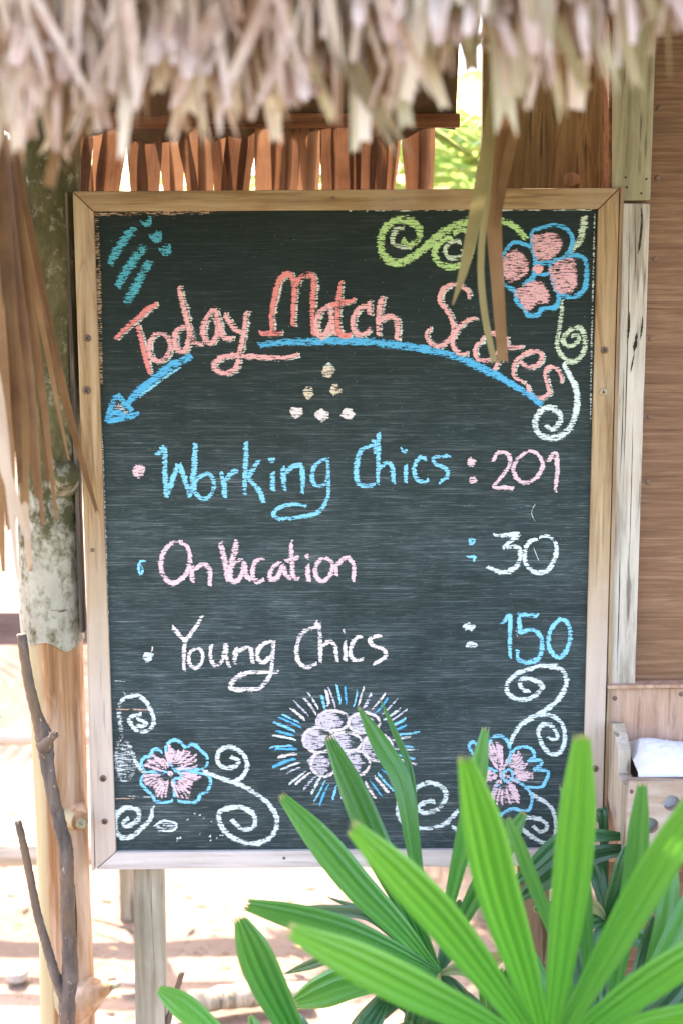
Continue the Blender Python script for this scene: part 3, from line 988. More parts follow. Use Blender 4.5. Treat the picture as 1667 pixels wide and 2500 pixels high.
# third line
chalk('chalk_bullet', [('white', 'b', 'R5', '475,1240,32,30', 0), ('rose', 's', 'R5', '495,1215 502,1180', 4)], board)
word('chalk_word', [
    ('R5', '605,1070 645,1120 678,1150|772,1010 748,1060 705,1120 678,1155 672,1240 672,1320', 11, 'rose'),
    ('R5', '768,1190 732,1220 730,1275 762,1303 795,1272 802,1220 775,1188', 10, 'rose'),
    ('R5', '850,1170 845,1240 870,1285 910,1260 930,1170 930,1240 950,1300', 11, 'rose'),
    ('R5', '985,1185 975,1280|985,1215 1040,1190 1065,1210 1075,1280', 12, 'rose'),
    ('R5', '1190,1150 1120,1180 1100,1240 1130,1270 1180,1230 1190,1160|1190,1150 1185,1250 1165,1350 1110,1410 1020,1420 955,1410 980,1360 1040,1330 1120,1325 1220,1325', 11.5, 'rose'),
], 'pale rose chalk word Young')
word('chalk_word', [
    ('R5', '1390,1040 1400,1090|1400,1075 1330,1100 1290,1170 1295,1260 1340,1295 1400,1275', 11, 'rose'),
    ('R5', '1440,1050 1445,1180 1445,1275|1450,1185 1495,1155 1525,1180 1535,1270', 11, 'rose'),
    ('R6', '10,1150 12,1265|0,1105 12,1100', 11, 'rose'),
    ('R6', '105,1125 60,1150 40,1210 55,1255 115,1255', 11, 'rose'),
    ('R6', '210,1120 150,1140 160,1175 220,1200 230,1240 160,1280', 11.5, 'rose'),
], 'pale rose chalk word Chics')
chalk('chalk_colon', [('white', 'b', 'R6', '660,1075,40,25|672,1175,33,20', 0)], board)
word('chalk_number', [
    ('R6', '835,1065 880,1015 882,1120 882,1250', 11, 'sky'),
    ('R6', '950,1010 1070,1015|960,1010 965,1120|965,1110 1030,1090 1080,1130 1085,1200 1060,1255 1000,1270 955,1250 955,1200', 12, 'sky'),
    ('R6', '1180,1035 1135,1090 1120,1170 1150,1230 1190,1240 1230,1180 1240,1090 1210,1040 1170,1030', 12, 'sky'),
], 'sky blue chalk number 150')
# swirls under 150 with flower
sw = chalk('chalk_vine', [('white', 's', 'Z2', '960,385 900,390 850,330 850,270 930,255 1040,290 1090,340 1040,410 950,470 850,480 740,440 700,360 730,270 820,200 950,150 1080,115 1260,115', 12.5)], board, 'white chalk curls under the number 150')
chalk('vine_curl', [('white', 's', 'Z2', '1200,135 1330,140 1390,200 1410,290 1380,390 1320,480 1220,570 1100,640 980,710 900,770 840,860 800,950 770,1000', 13)], sw)
chalk('vine_curl', [('white', 's', 'Z2', '1090,650 1200,650 1300,690 1370,770 1390,880 1370,1000 1320,1070 1240,1080 1170,1020 1120,920 1100,820 1150,760 1230,760 1290,830 1310,900 1260,920 1200,880', 11.5)], sw)
fl2 = chalk('chalk_flower', [('sky', 's', 'Z2', '470,1080 510,950 560,890 620,880 690,920 730,1000 740,1080 710,1190|360,1110 300,1030 288,980 330,945 380,970 420,920 480,940|330,1160 420,1190 600,1280|750,1080 790,1020 870,1000 960,1020 1000,1080 990,1120 940,1150 1080,1150 1060,1210 990,1250 1140,1260 1150,1320 1110,1400 1080,1440 960,1440 880,1420 780,1350|610,1400 560,1480 540,1600 560,1700 620,1750 700,1700 780,1680 870,1700 950,1680 975,1580 960,1500 900,1440', 9),
                             ('sky', 's', 'Z2', '700,1248 650,1290 660,1350 710,1380 760,1330 750,1260 700,1245', 8)], board, 'pink hatched chalk flower outlined in blue under the white curls')
for s in ('540,930 640,930 700,970 700,1150 670,1230 560,1100 500,1000', '730,1200 800,1060 900,1040 940,1100 900,1150 1000,1180 950,1270 1060,1290 1060,1350 900,1400 790,1330',
          '620,1420 740,1390 850,1450 900,1560 890,1630 700,1650 580,1640 570,1540', '440,1330 480,1240 600,1310 560,1370 430,1390'):
    chalk('petal', [('pinkfill2', 'f', 'Z2', s, 0), ('pink', 's', 'Z2', hatch(s, 705, 1310), 6.5)], fl2)
chalk('flower_centre', [('pink', 'b', 'Z2', '705,1310,45,42', 0)], fl2)
chalk('vine_tendril', [('white', 's', 'Z2', '980,1490 1100,1560 1200,1620 1260,1700 1290,1800 1290,1920 1270,2030 1180,2060 1040,1990 930,1900 900,1820 980,1780 1100,1790 1190,1840 1180,1910 1100,1920 1040,1860', 11.5)], fl2)
chalk('chalk_vine', [('white', 's', 'Z1', '1450,1000 1400,990 1320,1030 1340,1070 1420,1075 1500,1020 1530,930 1480,870 1400,850 1320,880 1250,940 1180,1000 1160,1070 1190,1140 1250,1180 1340,1200 1440,1190 1568,1150', 12.5),
                     ('white', 's', 'R8', '520,925 560,890 605,845|560,930 610,965 640,1000 690,1015', 11)], board, 'white chalk curl between the rayed flower and the hatched flower')
# flower, vine and curls in the lower corner by the log post
chalk('chalk_vine', [('white', 's', 'R7', '215,290 260,250 330,238 380,275 410,330 425,390 400,435 350,450 300,420 280,375 310,355 355,345', 11.5),
                     ('white', 's', 'R7', '320,375 355,385 385,405 350,420 325,400', 10),
                     ('mist', 's', 'R7', '215,300 225,380 235,480', 15), ('mist', 'f', 'R7', '240,490 205,560 205,660 230,735 275,730 305,640 290,550', 0),
                     ('mist', 's', 'R7', '235,480 210,540 205,620 220,700 250,740 290,710 310,640 295,560 260,500', 13),
                     ('white', 's', 'R7', '300,600 340,660 380,700', 11)], board, 'smudged white chalk curl over the flower by the log post')
fl3 = chalk('chalk_flower', [('sky', 's', 'R7', '520,640 500,570 500,530 540,500 590,515 610,540 660,525 700,560 735,590 740,640 720,668|480,570 430,550 400,590 370,600 350,640 370,682|370,685 530,690|530,670 720,670|360,700 350,750 380,790 420,830 440,860 510,865 540,850|560,850 610,865 680,860 700,820 740,800 760,740 730,700 600,680|545,720 545,840|500,580 530,660', 9),
                             ('sky', 's', 'R7', '530,670 580,690 580,720 540,720', 8)], board, 'pink hatched chalk flower outlined in blue by the log post')
for s in ('545,515 575,555 640,550 715,580 720,650 560,660 510,600', '390,640 440,580 490,600 530,680 450,665', '375,715 530,715 520,840 470,840 450,780 400,760', '575,710 700,690 740,720 690,750 680,790 660,850 600,845 570,780'):
    chalk('petal', [('pinkfill2', 'f', 'R7', s, 0), ('pink', 's', 'R7', hatch(s, 550, 690), 6.5)], fl3)
chalk('flower_centre', [('pink', 'b', 'R7', '552,697,20,18', 0)], fl3)
chalk('vine_tendril', [('white', 's', 'R7', '740,680 830,715 910,745 1000,780 1090,840 1150,900 1180,970 1160,1050 1090,1100 1000,1105 900,1060 845,990 845,920 920,895 1000,905 1050,950 1040,1010 980,1025 930,985 910,965', 13)], fl3)
chalk('vine_tendril', [('white', 's', 'R7', '920,745 980,710 1005,640 970,570 900,540 840,565 830,620 870,660 930,655 955,620 905,595', 12)], fl3)
chalk('vine_tendril', [('white', 's', 'R7', '450,885 435,960 380,1020 310,1075 250,1060 225,990 250,920 320,895 365,920 360,970 300,1005 275,985 310,955', 13)], fl3)
chalk('chalk_scribble', [('mist', 'f', 'R7', '430,1005 490,975 560,995 530,1030 450,1040', 0), ('white', 's', 'R7', '425,1010 480,975 555,990 540,1028 450,1035', 6)], board)
chalk('scratch', [('orange', 's', 'R7', '190,845 250,842 310,846|195,318 300,319 395,322', 3.5), ('mist', 's', 'R7', '270,828 420,835', 3)], board)
# rayed flower
fl4 = chalk('chalk_flower', [('rose', 's', 'Z1', ' '.join('%g,%g' % (cx + math.cos(a * math.pi / 6) * rx, cy + math.sin(a * math.pi / 6) * ry) for a in range(13)), 9)
                             for cx, cy, rx, ry in ((670, 375, 125, 75), (905, 390, 120, 75), (560, 520, 118, 95), (1010, 580, 112, 100), (760, 540, 125, 75), (600, 705, 98, 95), (820, 700, 128, 100))], board,
            'pale lilac chalk flower of round petals ringed by white and blue rays')
for s in ('670,375,115,68', '905,390,112,68', '560,520,110,88', '1010,580,105,92', '760,540,118,70', '600,705,90,88', '820,700,120,92'):
    chalk('petal', [('lilac', 'b', 'Z1', s, 0)], fl4)
for i in range(54):
    a = 2 * math.pi * (i + rnd.uniform(-0.2, 0.2)) / 54
    k0, k1 = rnd.uniform(0.97, 1.08), rnd.uniform(0.92, 1.08)
    x0, y0 = 795 + math.cos(a) * 375 * k0, 560 + math.sin(a) * 292 * k0
    x1, y1 = 795 + math.cos(a + rnd.uniform(-0.05, 0.05)) * 555 * k1, 560 + math.sin(a + rnd.uniform(-.05, .05)) * 455 * k1
    c = ('rose', 'sky', 'lilacline', 'blue', 'white')[(i * 3 + rnd.randint(0, 1)) % 5]
    chalk('ray', [(c, 's', 'Z1', '%g,%g %g,%g %g,%g' % (x0, y0, (x0 + x1) / 2 + rnd.uniform(-6, 6), (y0 + y1) / 2, x1, y1), rnd.uniform(4.5, 8.5))], fl4)
chalk('scratch', [('white', 's', 'R6', '1022,400 1000,450 1018,500', 1.5)], board)
chalk('scratch', [('white', 's', 'R6', '1010,640 1040,716', 1.6)], board)
chalk('scratch', [('mist', 's', 'R6', '932,1045 915,1100 936,1152', 2.5)], board)
chalk('scratch', [('mist', 's', 'R7', '245,215 262,235|185,150 270,153', 3)], board)
for q in range(16):
    chalk('chalk_fleck', [('white', 's', 'R7', '%g,%g %g,%g' % ((lambda x_, y_: (x_, y_, x_ + rnd.uniform(2, 14), y_ - rnd.uniform(0, 14)))(rnd.uniform(560, 830), rnd.uniform(930, 1100))), rnd.uniform(2, 4))], board)
# bare rim of the panel and dust along the frame
for c_, r_, s_, w_ in (('tan', 'R3', '175,165 350,160 560,158 850,150', 13), ('tan', 'R3', '190,170 196,300 203,500 210,800 218,1100', 17), ('mist', 'R4', '0,145 300,140 700,138 1340,140', 7),
                       ('mist', 'R4', '1345,160 1338,500 1328,900 1322,1300', 6), ('mist', 'R5', '222,20 232,300 245,700 262,1300', 8), ('white', 'N', '288,2079 450,2079 640,2078 900,2075', 5)):
    chalk('worn_rim', [(c_, 's', r_, s_, w_)], board)

# ------------------------------------------------------------------ log post on the left
lp = P(165, 2500, 0.04)
post = thing('log_post', (lp.x, 0.05, 0.0), 'round log post with mossy bark above and peeled orange wood below', 'post')
YP = 0.045
k = SC(YP)
axis = [(118, 120, 74), (118, 460, 72), (122, 900, 73), (124, 1250, 74), (125, 1480, 74), (130, 1560, 73)]


def axis_at(pyx):
    pts = axis + [(138, 1700, 69), (152, 2000, 66), (158, 2200, 66), (166, 2420, 70), (172, 2700, 72), (176, 3000, 74)]
    for a, b in zip(pts, pts[1:]):
        if a[1] <= pyx <= b[1]:
            t = (pyx - a[1]) / (b[1] - a[1])
            return a[0] + (b[0] - a[0]) * t, a[2] + (b[2] - a[2]) * t
    return pts[-1][0], pts[-1][2]


def log_mesh(y0, y1, step, grow, jag, name, mat, seed):
    r = random.Random(seed)
    seg = 40
    rows = []
    ys = []
    y = y0
    while y < y1:
        ys.append(y); y += step
    ys.append(y1)
    V, F = [], []
    for i, py in enumerate(ys):
        cx, rad = axis_at(py)
        c = P(cx, py, YP)
        for s in range(seg):
            an = 2 * math.pi * s / seg
            rr = (rad + grow) * k * (1 + 0.02 * math.sin(3 * an + py * 0.004) + 0.012 * math.sin(7 * an + py * 0.011))
            if i == len(ys) - 1 and jag:
                dz = jag[s % len(jag)] * k
            else:
                dz = 0
            V.append(c + Vector((math.cos(an) * rr, math.sin(an) * rr, dz)))
    for i in range(len(ys) - 1):
        for s in range(seg):
            F.append((i * seg + s, (i + 1) * seg + s, (i + 1) * seg + (s + 1) % seg, i * seg + (s + 1) % seg))
    return mesh_obj(name, V, F, mat, post)


# ragged lower edge of the bark, one height per column round the log (front is columns 25 to 38)
jag = [rnd.uniform(-10, 14) for _ in range(40)]
for i, v in zip(range(20, 40), [14, 12, 8, 6, 4, 2, 2, 4, 8, 10, 12, 8, 0, -10, -16, -14, -8, -4, 0, 4]):
    jag[i] = v
log_mesh(100, 1562, 40, 4, jag, 'bark', M['bark'], 1)
log_mesh(1480, 3000, 40, 0, None, 'peeled_log', M['peeled'], 2)


def knot(px, py, out_px, out_py, r0, r1, Yo, mat):
    a, b = P(px, py, YP - 0.02), P(out_px, out_py, Yo)
    mid = a.lerp(b, 0.55)
    return tube('knot', [a, mid, b], [r0 * k, (r0 * 0.45 + r1 * 0.55) * k, r1 * k], mat, post, 16, 8, 0.05, 3)


knot(150, 1185, 163, 1152, 44, 29, -0.035, M['bark'])
knot(178, 1985, 196, 2008, 40, 21, -0.022, M['peeled'])
knot(194, 2006, 200, 2012, 17, 12, -0.034, M['cut'])
knot(178, 2440, 268, 2408, 72, 13, -0.005, M['peeled'])
knot(258, 2411, 288, 2402, 13, 9, -0.008, M['cut'])
tube('crack', [P(183, 2160, YP - 0.045), P(187, 2260, YP - 0.047), P(186, 2420, YP - 0.050), P(194, 2560, YP - 0.050)], [1.0 * k, 2.4 * k, 2.6 * k, 2.6 * k], M['slot'], post, 6, 20)

# ------------------------------------------------------------------ forked branch and cut sticks
YS = -0.075
ks = SC(YS)
fb = thing('forked_branch', P(190, 2750, YS), 'dark bare forked branch leaning against the log post', 'branch')
tube('main_stem', [P(x, y, YS) for x, y in ((53, 1548), (70, 1660), (92, 1750), (108, 1800), (120, 1890), (146, 2010), (163, 2080), (164, 2200), (170, 2300), (172, 2380), (165, 2440), (168, 2560), (172, 2760))],
     [v * ks for v in (12, 13, 15, 22, 17, 17, 18, 18, 20, 22, 22, 19, 20)], M['stick'], fb, 16, 120, 0.085, 5)
tube('side_stem', [P(x, y, YS - 0.004) for x, y in ((44, 2003), (62, 2080), (74, 2140), (92, 2230), (112, 2300), (134, 2375), (158, 2440))],
     [v * ks for v in (9, 10, 10.5, 11, 12, 13, 14)], M['stick'], fb, 12, 80, 0.085, 6)
st = tube('broken_stub', [P(105, 1825, YS - 0.01), P(122, 1806, YS - 0.02), P(137, 1793, YS - 0.03)], [19 * ks, 12 * ks, 8 * ks], M['stick'], fb, 12, 10, 0.12, 8)
for i in range(7):
    tube('splinter', [P(128 + rnd.uniform(-8, 4), 1797 + rnd.uniform(-4, 4), YS - 0.028), P(132 + rnd.uniform(-14, 10), 1786 + rnd.uniform(-4, 4), YS - 0.034)], [1.6 * ks, 0.5 * ks], M['dry_pale'], fb, 5, 4)
tag(tube('cut_stick', [P(446, 2372, 0.05), P(425, 2440, 0.05), P(402, 2530, 0.05), P(380, 2620, 0.05)], [7.5 * SC(0.05), 8 * SC(0.05), 9 * SC(0.05), 9 * SC(0.05)], M['stick'], None, 12, 24, 0.05, 11),
    'thin cut brown stick standing in the sand between the grey board leg and the palm', 'stick')

# ------------------------------------------------------------------ right-hand hut wall
kp = thing('knotty_plank', P(1350, 460, 0.22), 'wide brown plank with a knot behind the top of the frame', 'plank')
prism('plank', quad([(1180, -250), (1175, 640), (1496, 640), (1496, -250)], 0.22), (0, 0.03, 0), M['knotty'], kp, 0.002)


def knot_eye(px, py, Y, rx, rz, mat, parent):
    c = P(px, py, Y)
    V, F = [c + Vector((0, -0.002, 0))], []
    seg, n = 18, 4
    for j in range(1, n + 1):
        for i in range(seg):
            a = 2 * math.pi * i / seg
            V.append(c + Vector((math.cos(a) * rx * j / n, -0.002 * math.cos(j / n * 1.5), math.sin(a) * rz * j / n)))
    for i in range(seg):
        F.append((0, 1 + i, 1 + (i + 1) % seg))
        for j in range(n - 1):
            a = 1 + j * seg
            F.append((a + i, a + seg + i, a + seg + (i + 1) % seg, a + (i + 1) % seg))
    return mesh_obj('knot', V, F, mat, parent)


knot_eye(1393, 437, 0.2185, 0.017, 0.012, M['leg_brown'], kp)
cpst = thing('corner_post', P(1548, 490, 0.01), 'greenish grey timber post above the cracked white plank', 'post')
prism('post', quad([(1497, -250), (1493, 491), (1587, 489), (1612, -250)], 0.012), (0, 0.0165, 0), M['post_grey'], cpst, 0.003)
prism('edge_strip', quad([(1487, -250), (1484, 640), (1491, 640), (1494, -250)], 0.016), (0, 0.05, 0), M['red_lath'], cpst, 0.001)
for x, y in ((1526, 433), (1577, 437), (1529, 457), (1564, 472)):
    screw(x, y, 0.012, 2.6, M['slot'], cpst, 'nail', False)
pl = thing('corner_plank', P(1540, 1675, 0.01), 'cracked whitish weathered plank standing beside the chalkboard frame', 'plank')
prism('plank', quad([(1482, 496), (1478, 1690), (1549, 1680), (1586, 497)], 0.010), (0, 0.018, 0), M['weathered'], pl, 0.002)


def crack(pts, w, Y, parent):
    V, F = [], []
    path = catmull([Vector((x, y, 0)) for x, y in pts], 18)
    for i, p in enumerate(path):
        f = i / 17
        ww = w * math.sin(math.pi * min(0.96, max(0.04, f))) * rnd.uniform(0.6, 1.2)
        V += [P(p.x - ww / 2, p.y, Y), P(p.x + ww / 2, p.y, Y)]
    for i in range(17):
        a = i * 2
        F.append((a, a + 1, a + 3, a + 2))
    return mesh_obj('crack', V, F, M['slot'], parent, None, False)


for pts, w in (([(1563, 498), (1566, 540), (1560, 600), (1557, 620)], 6), ([(1536, 520), (1533, 760), (1527, 980), (1520, 1200)], 2.2), ([(1536, 760), (1534, 800), (1530, 840)], 6),
               ([(1554, 810), (1550, 840), (1546, 862)], 9), ([(1568, 770), (1566, 800), (1562, 830)], 5), ([(1550, 505), (1550, 620), (1548, 700)], 1.6),
               ([(1513, 1320), (1510, 1480), (1505, 1640)], 2.2), ([(1548, 860), (1542, 890), (1538, 910)], 4), ([(1522, 900), (1518, 1050), (1512, 1180)], 2), ([(1545, 1000), (1540, 1200), (1534, 1400)], 1.5)):
    crack(pts, w, 0.0094, pl)
pw = thing('plywood_wall', P(1650, 1680, 0.03), 'brown plywood wall panel beside the corner plank', 'wall')
wl = P(1560, 0, 0.03)
prism('panel', [Vector((P(1502, 900, 0.03).x, 0.03, 2.5)), Vector((P(1502, 900, 0.03).x, 0.03, 0.35)), Vector((1.7, 0.03, 0.35)), Vector((1.7, 0.03, 2.5))], (0, 0.015, 0), M['ply'], pw, 0.0)
for x, y in ((1607, 264), (1604, 434), (1598, 632), (1587, 828), (1584, 1018), (1580, 1177)):
    screw(x, y, 0.0295, 6, M['screw'], pw, 'nail_head', False)
# wooden box on the wall
bx = thing('wooden_box', P(1560, 2080, -0.08), 'wooden wall box with two round holes in its front board', 'box')
YB = 0.008
prism('back_panel', quad([(1481, 1682), (1466, 2105), (1900, 2105), (1900, 1678)], YB), (0, 0.018, 0), M['ply_red'], bx, 0.002)
prism('ledge', quad([(1483, 1674), (1483, 1682.5), (1900, 1677), (1900, 1668)], YB - 0.012), (0, 0.03, 0), M['ply_red'], bx, 0.001)
xl = P(1481, 1800, YB).x + 0.003


def zat(py, Y):
    return P(1500, py, Y).z


prof = [(YB - 0.001, 1763), (YB - 0.028, 1766), (YB - 0.085, 1832), (YB - 0.088, 1886), (YB - 0.140, 1916), (YB - 0.140, 2078), (YB - 0.115, 2070), (YB - 0.001, 1948)]
prism('side_panel', [Vector((xl, y, zat(p, y))) for y, p in prof], (0.022, 0, 0), M['box_side'], bx, 0.002)


def holed_board(name, outline, holes, Y, depth, mat, parent):
    cu = bpy.data.curves.new(name, 'CURVE')
    cu.dimensions = '2D'
    cu.fill_mode = 'BOTH'
    cu.extrude = depth / 2
    cu.bevel_depth = 0.0012
    def poly(pts):
        s = cu.splines.new('POLY')
        s.points.add(len(pts) - 1)
        for q, (x, z) in zip(s.points, pts):
            q.co = (x, z, 0, 1)
        s.use_cyclic_u = True
    poly(outline)
    for cx, cz, r in holes:
        poly([(cx + math.cos(2 * math.pi * i / 32) * r, cz + math.sin(2 * math.pi * i / 32) * r) for i in range(32)])
    tmp = bpy.data.objects.new('tmp_curve', cu)
    COL.objects.link(tmp)
    bpy.context.view_layer.update()
    me = bpy.data.meshes.new_from_object(tmp.evaluated_get(bpy.context.evaluated_depsgraph_get()))
    bpy.data.objects.remove(tmp)
    me.name = name
    me.transform(Matrix.Translation((0, Y + depth / 2, 0)) @ Matrix.Rotation(math.radians(90), 4, 'X'))
    me.materials.clear()
    me.materials.append(mat)
    o = bpy.data.objects.new(name, me)
    COL.objects.link(o)
    return under(o, parent)


YF = YB - 0.160
fz = [P(1530, 1908, YF), P(1530, 2084, YF)]
h1, h2 = P(1638, 1961, YF), P(1586, 2016, YF)
hk = SC(YF)
holed_board('front_panel', [(fz[0].x, fz[1].z), (fz[0].x + 0.42, fz[1].z), (fz[0].x + 0.42, fz[0].z), (fz[0].x + 0.004, fz[0].z)],
            [(h1.x, h1.z, 23 * hk), (h2.x, h2.z, 23 * hk)], YF, 0.018, M['box_front'], bx)
prism('floor_board', [Vector((xl + 0.0225, YB - 0.141, fz[1].z + 0.004)), Vector((xl + 0.43, YB - 0.141, fz[1].z + 0.004)), Vector((xl + 0.43, YB - 0.141, fz[1].z + 0.016)), Vector((xl + 0.0225, YB - 0.141, fz[1].z + 0.016))], (0, 0.138, 0), M['box_side'], bx, 0.001)
prism('side_panel', [Vector((xl + 0.40, y, zat(p, y))) for y, p in prof], (0.022, 0, 0), M['box_side'], bx, 0.002)
screw(1541, 1932, YF - 0.0008, 6, M['screw'], bx, 'nail_head', False)
for x, y in ((1500, 1705), (1662, 1695)):
    screw(x, y, YB - 0.0008, 6, M['screw'], bx, 'nail_head', False)
# white towel lying in the box
tw_x0, tw_x1 = xl + 0.026, xl + 0.392
tz = fz[1].z + 0.018
V, F, nx, ny = [], [], 90, 34
top = fz[0].z
for j in range(ny):
    for i in range(nx):
        u, v = i / (nx - 1), j / (ny - 1)
        x = tw_x0 + (tw_x1 - tw_x0) * u
        y = YF + 0.032 + (YB - 0.006 - YF - 0.032) * v
        edge = min(1, u / 0.05) * min(1, (1 - u) / 0.05)
        h = top + 0.004 + 0.030 * math.sin(math.pi * min(1, max(0, v * 0.9 + 0.1))) * (0.55 + 0.45 * math.sin(u * 9.0 + 0.9)) * edge + 0.014 * v
        if j == 0: h = tz
        elif j == 1: y = YF + 0.0325
        h += rnd.uniform(-0.0016, 0.0016)
        V.append((x, y, h))
for j in range(ny - 1):
    for i in range(nx - 1):
        a = j * nx + i
        F.append((a, a + 1, a + nx + 1, a + nx))
tag(mesh_obj('towel', V, F, M['towel']), 'white fluffy towel lying in the wooden wall box', 'towel')


# ------------------------------------------------------------------ leaves
def strip(name, pts, widths, mat, parent, n=10, fold=0.18, face=Vector((0, -1, 0.15)), cross=3, tip=None, seed=0, twist=0.0, smooth=True, rib=0.38):
    """long leaf strip along pts; widths along it in metres; folded lengthwise; cross = ribs across"""
    r = random.Random(seed)
    path = catmull(pts, n)
    ws = [q.x for q in catmull([(w, 0, 0) for w in widths], n)]
    m = cross * 2 + 1
    V, F, U = [], [], []
    ends = [1.0] * m
    if tip:
        ends = [1 - (r.uniform(0.3, 1.0) * tip if c % 2 else r.uniform(0, 0.35) * tip) for c in range(m)]
    for i in range(n):
        f = i / (n - 1)
        for c in range(m):
            g = f * ends[c]
            s = g * (n - 1)
            kk = min(int(s), n - 2)
            t = s - kk
            p = path[kk].lerp(path[kk + 1], t)
            w = ws[kk] + (ws[kk + 1] - ws[kk]) * t
            tg = (path[min(kk + 2, n - 1)] - path[max(kk - 1, 0)]).normalized()
            fc = face
            if twist:
                fc = Matrix.Rotation(twist * g, 3, tg) @ face
            sd = tg.cross(fc)
            if sd.length < 1e-4: sd = Vector((1, 0, 0))
            sd.normalize()
            nm = sd.cross(tg).normalized()
            x = c / (m - 1) * 2 - 1
            zz = (abs(x) ** 1.0) * fold * 0.9 + (fold * rib if c % 2 else 0)
            V.append(p + sd * x * w / 2 + nm * zz * w * 0.5)
            U.append(((x + 1) / 2, g))
    for i in range(n - 1):
        for c in range(m - 1):
            a = i * m + c
            F.append((a, a + 1, a + m + 1, a + m))
    return mesh_obj(name, V, F, mat, parent, U, smooth)


# ---- thatch roof
YE = -0.98
roof = thing('thatch_roof', (0, 0, 1.7), 'shaggy dry palm thatch roof with a ragged eave over the chalkboard', 'roof')


def bottom_px(x):
    pts = [(-150, 450), (0, 445), (90, 468), (170, 470), (230, 395), (330, 405), (430, 415), (560, 405), (650, 350), (760, 340), (830, 365), (950, 370), (1010, 350), (1060, 240), (1130, 250), (1200, 280), (1290, 335), (1340, 290), (1440, 255), (1540, 240), (1600, 175), (1680, 130), (1900, 100)]
    for a, b in zip(pts, pts[1:]):
        if a[0] <= x <= b[0]:
            return a[1] + (b[1] - a[1]) * (x - a[0]) / (b[0] - a[0])
    return 120


tr = random.Random(21)
rows = 6
for row in range(rows):
    cnt = (58, 50, 46, 44, 42, 40)[row]
    for i in range(cnt):
        px = -90 + 1850 * (i + tr.uniform(-0.6, 0.6)) / (cnt - 1)
        yb = bottom_px(px)
        by = yb - row * 84 + (tr.uniform(-110, 35) if row else tr.uniform(-120, 55))
        Yt = YE + 0.02 - row * 0.016 + tr.uniform(-0.03, 0.03)
        tipv = P(px, by, Yt)
        ln = tr.uniform(0.18, 0.34)
        lean = tr.gauss(0.0, 0.20) + (0.14 if 560 < px < 1150 else 0.0) - (0.05 if px < 500 else 0.0) + (0.14 if px > 1250 else 0)
        droop = tr.uniform(0.75, 1.0)
        bow = tr.uniform(-0.02, 0.02)
        mid = tipv + Vector((-lean * ln * 0.55 + bow, (1 - droop) * ln * 0.35 - 0.01, ln * 0.55 * droop))
        top = mid + Vector((-lean * ln * 0.4, ln * 0.34, ln * 0.40))
        root = top + Vector((-lean * 0.02, 0.10, 0.065))
        wd = tr.uniform(0.011, 0.034)
        green = 0.06 + 0.85 * min(1, max(0, (px - 650) / 650.0))
        mt = M['thatch_green'] if tr.random() < green else M['thatch']
        if tr.random() < 0.10:
            mt = M['dry']
        fc = Vector((tr.gauss(0, 0.55), -1, tr.uniform(-0.3, 0.3))).normalized()
        strip('thatch_leaf', [root, top, mid, tipv], [wd, wd, wd * tr.uniform(0.75, 1.15), wd * tr.uniform(0.2, 0.8)], mt, roof, 11, tr.uniform(0.2, 1.0), fc, 1, tr.choice((0.03, 0.10, 0.2)), tr.randint(0, 9999), tr.gauss(0, 0.7), False)
# dense layer of leaf ends deeper in the eave and over the slope, too many to count
V, F, U = [], [], []


def add_strip(p0, p1, p2, w, face):
    st = len(V)
    for f, p in ((0, p0), (0.5, p1), (1, p2)):
        tg = (p2 - p0).normalized()
        sd = tg.cross(face).normalized()
        nm = sd.cross(tg)
        ww = w * (1 if f < 1 else 0.5)
        for x in (-1, 0, 1):
            V.append(p + sd * x * ww / 2 + nm * (0.25 * w if x else 0))
            U.append(((x + 1) / 2, f))
    for i in range(2):
        for c in range(2):
            a = st + i * 3 + c
            F.append((a, a + 1, a + 4, a + 3))


for i in range(420):
    px = tr.uniform(-110, 1790)
    by = bottom_px(px) - tr.uniform(60, 480)
    tipv = P(px, by, YE + tr.uniform(-0.07, 0.07))
    L = tr.uniform(0.08, 0.22)
    ln = tr.gauss(0.03, 0.28)
    mid = tipv + Vector((-ln * L * 0.5 + tr.uniform(-0.006, 0.006), tr.uniform(0, 0.02), L * 0.5))
    add_strip(mid + Vector((-ln * L * 0.5, 0.05, L * 0.5)), mid, tipv, tr.uniform(0.003, 0.013), Vector((tr.gauss(0, 0.5), -1, 0)))
for i in range(2600):
    s = tr.random()
    x = tr.uniform(-1.0, 1.05)
    # slope from the eave (s=0) up to the ridge (s=1)
    y = YE + 0.06 + s * 0.98 + tr.uniform(-0.03, 0.03)
    z = 1.90 + s * 0.62 + tr.uniform(-0.02, 0.02) - (0.03 if x < 0 else -0.02)
    if s < 0.06:
        z -= tr.uniform(0, 0.04)
    L = tr.uniform(0.12, 0.24)
    d = Vector((tr.gauss(0, 0.16), -0.80, -0.52)).normalized()
    p0 = Vector((x, y, z + 0.03))
    add_strip(p0, p0 + d * L * 0.5 + Vector((0, 0, 0.012)), p0 + d * L * 0.9 + Vector((0, 0, -0.02)), tr.uniform(0.012, 0.026), Vector((tr.gauss(0, 0.3), -0.6, 0.8)))
tag(mesh_obj('thatch_layer', V, F, M['thatch'], roof, U), kind='stuff')


def slab(name, x0, x1, a, b, th, mat, parent, nseg=40):
    """sloping mat from edge a=(y,z) to edge b=(y,z), th thick, uneven underneath"""
    Vv, Ff = [], []
    for i in range(nseg + 1):
        x = x0 + (x1 - x0) * i / nseg
        for (yy, zz) in (a, b):
            Vv.append((x, yy, zz + tr.uniform(-0.008, 0.008)))
            Vv.append((x, yy, zz - th + tr.uniform(-0.015, 0.015)))
    for i in range(nseg):
        q, w = i * 4, i * 4 + 4
        Ff += [(q, q + 2, w + 2, w), (q + 1, w + 1, w + 3, q + 3), (q, w, w + 1, q + 1), (q + 2, q + 3, w + 3, w + 2)]
    return mesh_obj(name, Vv, Ff, mat, parent, None, False)


